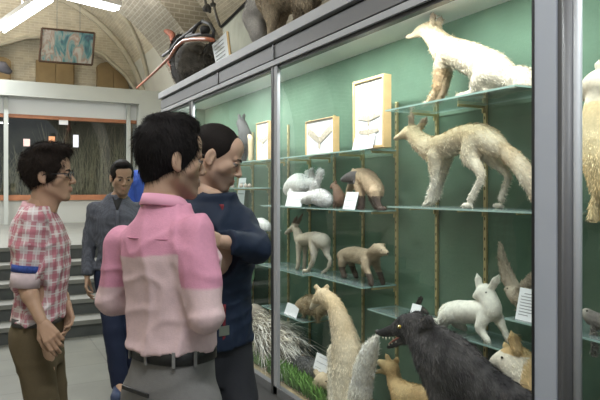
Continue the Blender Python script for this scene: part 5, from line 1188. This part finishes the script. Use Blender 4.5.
# ---- man in the dark navy shirt, arms folded, looking into the case
pp = at(207, 190, 2.36)
ps = Pose((pp[0], pp[1]), -80, 1.02, 1.0, bend=.05, head=(-56, 21, 0)); ps.hp = ps.loc(215, 158, 2.33)
ps.j['elL'] = ps.loc(256, 247, 2.30); ps.j['wrL'] = ps.loc(219, 241, 2.14); ps.j['shL'] = ps.loc(233, 221, 2.42); ps.j['elR'] = ps.loc(178, 260, 2.24); ps.j['wrR'] = ps.loc(208, 258, 2.22); DR = ps.R.T @ (at(240, 252, 2.36)-at(208, 258, 2.22)); ps.j['knL'] = ps.loc(246, 345, 2.3)*np.array([1, 1, 0])+np.array([0, 0, .5]); ps.j['anL'] = np.array([.0, 0, 0])+ps.loc(254, 400, 2.3)*np.array([1, 1, 0])+np.array([0, 0, .09])
H2 = dict(t=.003, top=.004, front=(.074, .086), rough=.0006, n=6500, L=.007, lift=.35, nape=-.05, col=(.014, .011, .010), flow=(0, .3, -.9))
nm = build_person('person', 'man with short receding hair and dark navy shirt, arms folded, looking down into the case', ps, (.52, .345, .25), .58, H2, res=.008, hres=.0036, hands='LR', hand_spec={'L': dict(pn=(0, -1, 0), curl=.7), 'R': dict(d=DR, pn=(0, -1, 0), curl=.9)}, seed=3)
NAVY = lambda V, ps: np.clip(np.tile((.011, .019, .040), (len(V), 1))*(1+.25*snoise(V, 60, 2))[:, None], 0, 1)
shirt(ps, nm, mat('navy_satin', (1, 1, 1), .65, attr=True, var=.1, vscale=60, spec=.25), .93, .022, .060, .054, .040, (.80, .99), .006, 8, NAVY, .0075, waist=.0)
M_NAVC = mat('navy_collar', (.012, .019, .040), .65)
collar(ps, nm, M_NAVC, .040, .068, .55, 1.483)
def on_torso(ps, x, z, infl):    # a point on the front of the torso surface
    zs = [q[0]*ps.sc for q in SEC]; a = np.interp(z, zs, [q[1]*ps.w*ps.sc for q in SEC])+infl; b = np.interp(z, zs, [q[2]*ps.dp*ps.sc for q in SEC])+infl; y = np.interp(z, zs, [q[3]*ps.sc for q in SEC]); t_ = np.clip((z-1.0*ps.sc)/(.5*ps.sc), 0, 1.6)
    return np.array([x, y+ps.bend*t_*t_+b*(1-abs(x/a)**2.35)**(1/2.35), z])
M_RED = mat('dark_red_tee', (.16, .012, .02), .8)
m = MB(); zz = np.linspace(1.42, 1.475, 8); vs = []
for z in zz:
    w_ = .002+.016*(z-1.42)/.055; vs += [on_torso(ps, -w_, z, .0245), on_torso(ps, w_, z, .0245)]
m.add(vs, [(i*2, i*2+1, i*2+3, i*2+2) for i in range(7)], True); t_ = m.build('undershirt', M_RED, nm); t_.modifiers.new('t', 'SOLIDIFY').thickness = .003; t_['label'] = 'dark red undershirt at the open collar'
m = MB(); vs = []
for z in np.linspace(.95, 1.10, 8): vs += [on_torso(ps, -.006, z, .024), on_torso(ps, .006, z, .024)]
m.add(vs, [(i*2, i*2+1, i*2+3, i*2+2) for i in range(7)], True); m.build('placket', M_RED, nm).modifiers.new('t', 'SOLIDIFY').thickness = .003
trousers(ps, nm, mat('black_trouser_cloth', (.010, .011, .016), .8), 1.0, .014, .094, .078, .066, .004, 6, .04, (.01, .01, .015), .009)
blt, dims = ring(ps, nm, 'belt', M_LEATH, 1.0, .038, .022); MB().box((-.022, -.003, -.018), (.022, .003, .018), 0, (0, dims[1]+dims[2]+.003, 1.0)).build('belt_buckle', M_BUCK, blt)
shoes(ps, nm, M_LEATH, M_SOLE, (8, -8))

# ---- man in the checked shirt, left
pp = at(40, 190, 2.72)
ps = Pose((pp[0], pp[1]), -20, .98, .92, bend=.0, dep=.80, head=(-2, -1, 0)); ps.hp = ps.loc(49, 176, 2.72)
ps.j['shR'] = ps.loc(33, 221, 2.58); ps.j['elR'] = ps.loc(25, 284, 2.56); ps.j['wrR'] = ps.loc(42, 322, 2.50); ps.j['elL'] = ps.loc(48, 282, 2.90); ps.j['wrL'] = ps.loc(66, 302, 2.80)
ps.j['knR'] = np.array([.11, .06, .48]); ps.j['anR'] = np.array([.12, -.02, .09]); ps.j['knL'] = np.array([-.10, .03, .48]); ps.j['anL'] = np.array([-.11, -.10, .09])
H3 = dict(t=.012, top=.026, front=(.092, .082), lumps=(((0, .05, .115), (.058, .05, .032)), ((0, -.08, .055), (.06, .04, .055)), ((.03, 0, .125), (.05, .06, .025)), ((-.03, .01, .125), (.05, .06, .025))), rough=.006, rf=85, n=8000, L=.022, flow=(0, .2, -.6), lift=.8, nape=-.03, col=(.022, .016, .013))
lm = build_person('person', 'young man with glasses in a red and white checked shirt standing at the left', ps, (.46, .29, .195), .12, H3, res=.008, hres=.0036, hands='LR', hand_spec={'R': dict(d=ps.R.T @ (at(56, 345, 2.46)-at(42, 322, 2.50)), pn=(-1, -.25, 0), curl=.85), 'L': dict(d=ps.R.T @ (at(70, 324, 2.78)-at(66, 302, 2.80)), pn=(.7, -.6, 0), curl=.55, spread=.7)}, seed=4)
def plaid():
    m = mat('checked_cotton', (1, 1, 1), .85, spec=.25); nt = m.node_tree; N = nt.nodes; b = N['Principled BSDF']; tc = N.new('ShaderNodeTexCoord'); sx = N.new('ShaderNodeSeparateXYZ'); at_ = N.new('ShaderNodeAttribute'); at_.attribute_name = 'Col'; _lnk(nt, at_.outputs['Vector'], sx.inputs[0])
    def mth(op, a, b_=None, c=None):
        n = N.new('ShaderNodeMath'); n.operation = op
        for i, v in enumerate((a, b_, c)):
            if v is None: continue
            if isinstance(v, (int, float)): n.inputs[i].default_value = v
            else: _lnk(nt, v, n.inputs[i])
        return n.outputs[0]
    u = sx.outputs['X']
    def stripes(v, per, w, off): f = mth('FRACT', mth('MULTIPLY_ADD', v, 1/per, off)); return mth('LESS_THAN', mth('ABSOLUTE', mth('SUBTRACT', f, .5)), w/2)
    def mixc(fac, a, b_):
        n = N.new('ShaderNodeMix'); n.data_type = 'RGBA'
        if hasattr(fac, 'node'): _lnk(nt, fac, n.inputs[0])
        else: n.inputs[0].default_value = fac
        for i, v in ((6, a), (7, b_)):
            if hasattr(v, 'node'): _lnk(nt, v, n.inputs[i])
            else: n.inputs[i].default_value = (*v, 1)
        return n.outputs[2]
    c = mixc(mth('MULTIPLY', stripes(u, .052, .42, .1), .75), (.70, .60, .60), (.50, .15, .20))
    c = mixc(mth('MULTIPLY', stripes(sx.outputs['Z'], .052, .42, .3), .62), c, (.48, .14, .19))
    c = mixc(mth('MULTIPLY', stripes(u, .052, .10, .6), .75), c, (.82, .78, .78)); c = mixc(mth('MULTIPLY', stripes(sx.outputs['Z'], .052, .10, .8), .75), c, (.82, .78, .78))
    _lnk(nt, c, b.inputs['Base Color']); n = N.new('ShaderNodeTexNoise'); n.inputs['Scale'].default_value = 20; _lnk(nt, tc.outputs['Object'], n.inputs[0]); bp = N.new('ShaderNodeBump'); bp.inputs['Strength'].default_value = .35; bp.inputs['Distance'].default_value = .012; _lnk(nt, n.outputs[0], bp.inputs['Height']); _lnk(nt, bp.outputs[0], b.inputs['Normal'])
    return m
M_PLAID = plaid()
def weave(V, ps):    # thread coordinates: round the trunk or round each sleeve, and along it
    u = np.arctan2(-V[:, 0], -V[:, 1])*.145+.5; v = V[:, 2].copy()
    for S_ in 'LR':
        a, b = ps.j['sh'+S_], ps.j['el'+S_]; d = (b-a)/np.linalg.norm(b-a); q = V-a; t = q @ d; r = q-t[:, None]*d; m = (np.linalg.norm(r, axis=1) < .070) & (t > -.0) & (np.abs(V[:, 0]) > np.abs(a[0])-.045)
        e = np.cross(d, (1., 0, 0)); e /= np.linalg.norm(e); g = np.cross(d, e); u = np.where(m, np.arctan2(r @ g, r @ e)*.06+.5, u); v = np.where(m, 1.2-t, v)
    return np.stack([u, v*0, v], 1)
shirt(ps, lm, M_PLAID, .955, .020, .056, .052, .046, (.10, .10), .0075, 12, weave, .0065)
collar(ps, lm, mat('checked_collar', (.62, .36, .39), .85, var=.25, vscale=60), .040, .058, .45, 1.470, dy=.012)
def band(o, ps, p, d, r, w, m, name):
    d = np.array(d)/np.linalg.norm(d); return MB().tube([p-d*w/2, p-d*w/2*.98, p+d*w/2*.98, p+d*w/2], [r*.93, r, r, r*.93], 24).build(name, m, o)
d_ = ps.j['elR']-ps.j['shR']; el = ps.j['elR']; dn = d_/np.linalg.norm(d_)
band(lm, ps, el-dn*.066, d_, .062, .030, mat('blue_check_band', (.035, .07, .28), .85, var=.5, vscale=70), 'blue_sleeve_band')['label'] = 'blue checked turned-up sleeve band'
band(lm, ps, el-dn*.018, d_, .0605, .064, mat('pale_pink_cuff', (.62, .50, .52), .85, var=.08, vscale=40), 'rolled_cuff')
dl = ps.j['elL']-ps.j['shL']; band(lm, ps, ps.j['elL'], dl, .06, .07, mat('pale_cuff', (.55, .42, .45), .85), 'rolled_cuff')
trousers(ps, lm, M_CLOTH, .985*.98, .010, .080, .064, .056, .006, 9, .04, (.115, .088, .050), .009)
blt, dims = ring(ps, lm, 'belt', mat('grey_belt', (.07, .065, .06), .7), .955, .036, .020)
T = lambda p: ps.HR @ (np.array(p)*ps.sc)+ps.hp
gl = MB()
for s in (-1, 1):
    pts = [(s*.031+.024*math.copysign(abs(math.cos(a))**.6, math.cos(a)), .103-.006*abs(math.cos(a)), .001+.0165*math.copysign(abs(math.sin(a))**.7, math.sin(a))) for a in np.linspace(0, 2*math.pi, 24, endpoint=False)]
    gl.tube([T(p) for p in pts+pts[:1]], .0022, 6); gl.tube([T((s*.055, .100, .008)), T((s*.074, .085, .008)), T((s*.082, -.002, .006)), T((s*.080, -.025, -.012))], .0024, 6)
gl.tube([T((-.008, .106, .004)), T((.008, .106, .004))], .0022, 6); go = gl.build('glasses', mat('black_glasses_frame', (.012, .012, .014), .3), lm)
for s in (-1, 1):
    g = MB(); pts = [T((s*.031+.022*math.cos(a), .102, .001+.015*math.sin(a))) for a in np.linspace(0, 2*math.pi, 16, endpoint=False)]; g.add(pts, [tuple(range(16))]); g.build('lens', M_GLASS, go)
shoes(ps, lm, M_LEATH, M_SOLE, (8, -8))

# ---- man in the grey shirt further back, facing the camera
pp = at(118, 190, 4.6)
ps = Pose((pp[0], pp[1]), -104, 1.0, .93, bend=.0, dep=.9, head=(-14, 12, 0)); ps.hp = ps.loc(122, 178, 4.55)
ps.j['anR'] = ps.loc(120, 388, 4.5)*np.array([1, 1, 0])+np.array([0, 0, .09]); ps.j['knR'] = (ps.j['hpR']*np.array([1, 1, 0])+ps.j['anR']*np.array([1, 1, 0]))/2+np.array([0, .03, .49])
H4 = dict(t=.009, top=.016, front=(.088, .072), lumps=(((.01, .045, .11), (.06, .05, .026)),), rough=.002, n=3500, L=.014, flow=(.6, .4, -.3), nape=-.03, gaze=-.35)
gm_ = build_person('person', 'man in a dark grey shirt and navy trousers facing the camera by the stairs', ps, (.38, .24, .16), .35, H4, res=.011, hres=.005, hands='LR', seed=5)
GREY = lambda V, ps: np.clip(np.tile((.085, .09, .11), (len(V), 1))*(1+.3*np.sin(V[:, 2]*700)*np.sin(V[:, 0]*700+V[:, 1]*500))[:, None], 0, 1)
shirt(ps, gm_, M_CLOTH, .93, .016, .056, .050, .038, (.95, .95), .006, 15, GREY, .009)
collar(ps, gm_, mat('grey_collar', (.09, .095, .115), .85), .040, .066, .5, 1.475)
m = MB(); vs = []
for z in np.linspace(1.38, 1.475, 6): w_ = .006+.034*(z-1.38)/.095; vs += [on_torso(ps, -w_, z, .0245), on_torso(ps, w_, z, .0245)]
m.add(vs, [(i*2, i*2+1, i*2+3, i*2+2) for i in range(5)], True); m.build('undershirt', mat('black_tee', (.012, .012, .014), .8), gm_).modifiers.new('t', 'SOLIDIFY').thickness = .003
m = MB()
for z in np.linspace(.98, 1.36, 6): q = on_torso(ps, 0, z, .024); m.lathe([(0, -.001), (.005, 0), (0, .002)], q, 8)
pl = MB(); vs = []
for z in np.linspace(.94, 1.38, 12): vs += [on_torso(ps, -.014, z, .0225), on_torso(ps, .014, z, .0225)]
pl.add(vs, [(i*2, i*2+1, i*2+3, i*2+2) for i in range(11)], True); pl.build('placket', mat('grey_placket', (.075, .08, .10), .85), gm_).modifiers.new('t', 'SOLIDIFY').thickness = .003
trousers(ps, gm_, M_CLOTH, 1.0, .014, .090, .072, .062, .005, 10, .05, (.014, .02, .045), .011)
shoes(ps, gm_, mat('navy_trainer', (.03, .045, .10), .6), mat('white_sole', (.45, .47, .5), .6), (8, -8))

# ---- person in blue on the stairs behind
pp = at(150, 190, 7.0)
ps = Pose((pp[0], pp[1]), -110, .98, 1.0, head=(0, 5, 0), elev=2*RISE)
bm_ = build_person('person', 'person in a bright blue shirt on the stairs, mostly hidden behind the pink-shirted man', ps, (.38, .24, .16), .3, H4, res=.014, hres=.007, hands='LR', seed=6)
shirt(ps, bm_, M_CLOTH, .93, .022, .062, .054, .042, (.95, .95), .005, 16, lambda V, ps: np.tile((.045, .10, .42), (len(V), 1)), .011)
collar(ps, bm_, mat('blue_collar', (.05, .11, .45), .85), .040, .070, .55, 1.465)
trousers(ps, bm_, M_CLOTH, 1.0, .014, .090, .072, .062, .004, 11, .05, (.03, .03, .035), .014)
shoes(ps, bm_, M_LEATH, M_SOLE, (8, -8))
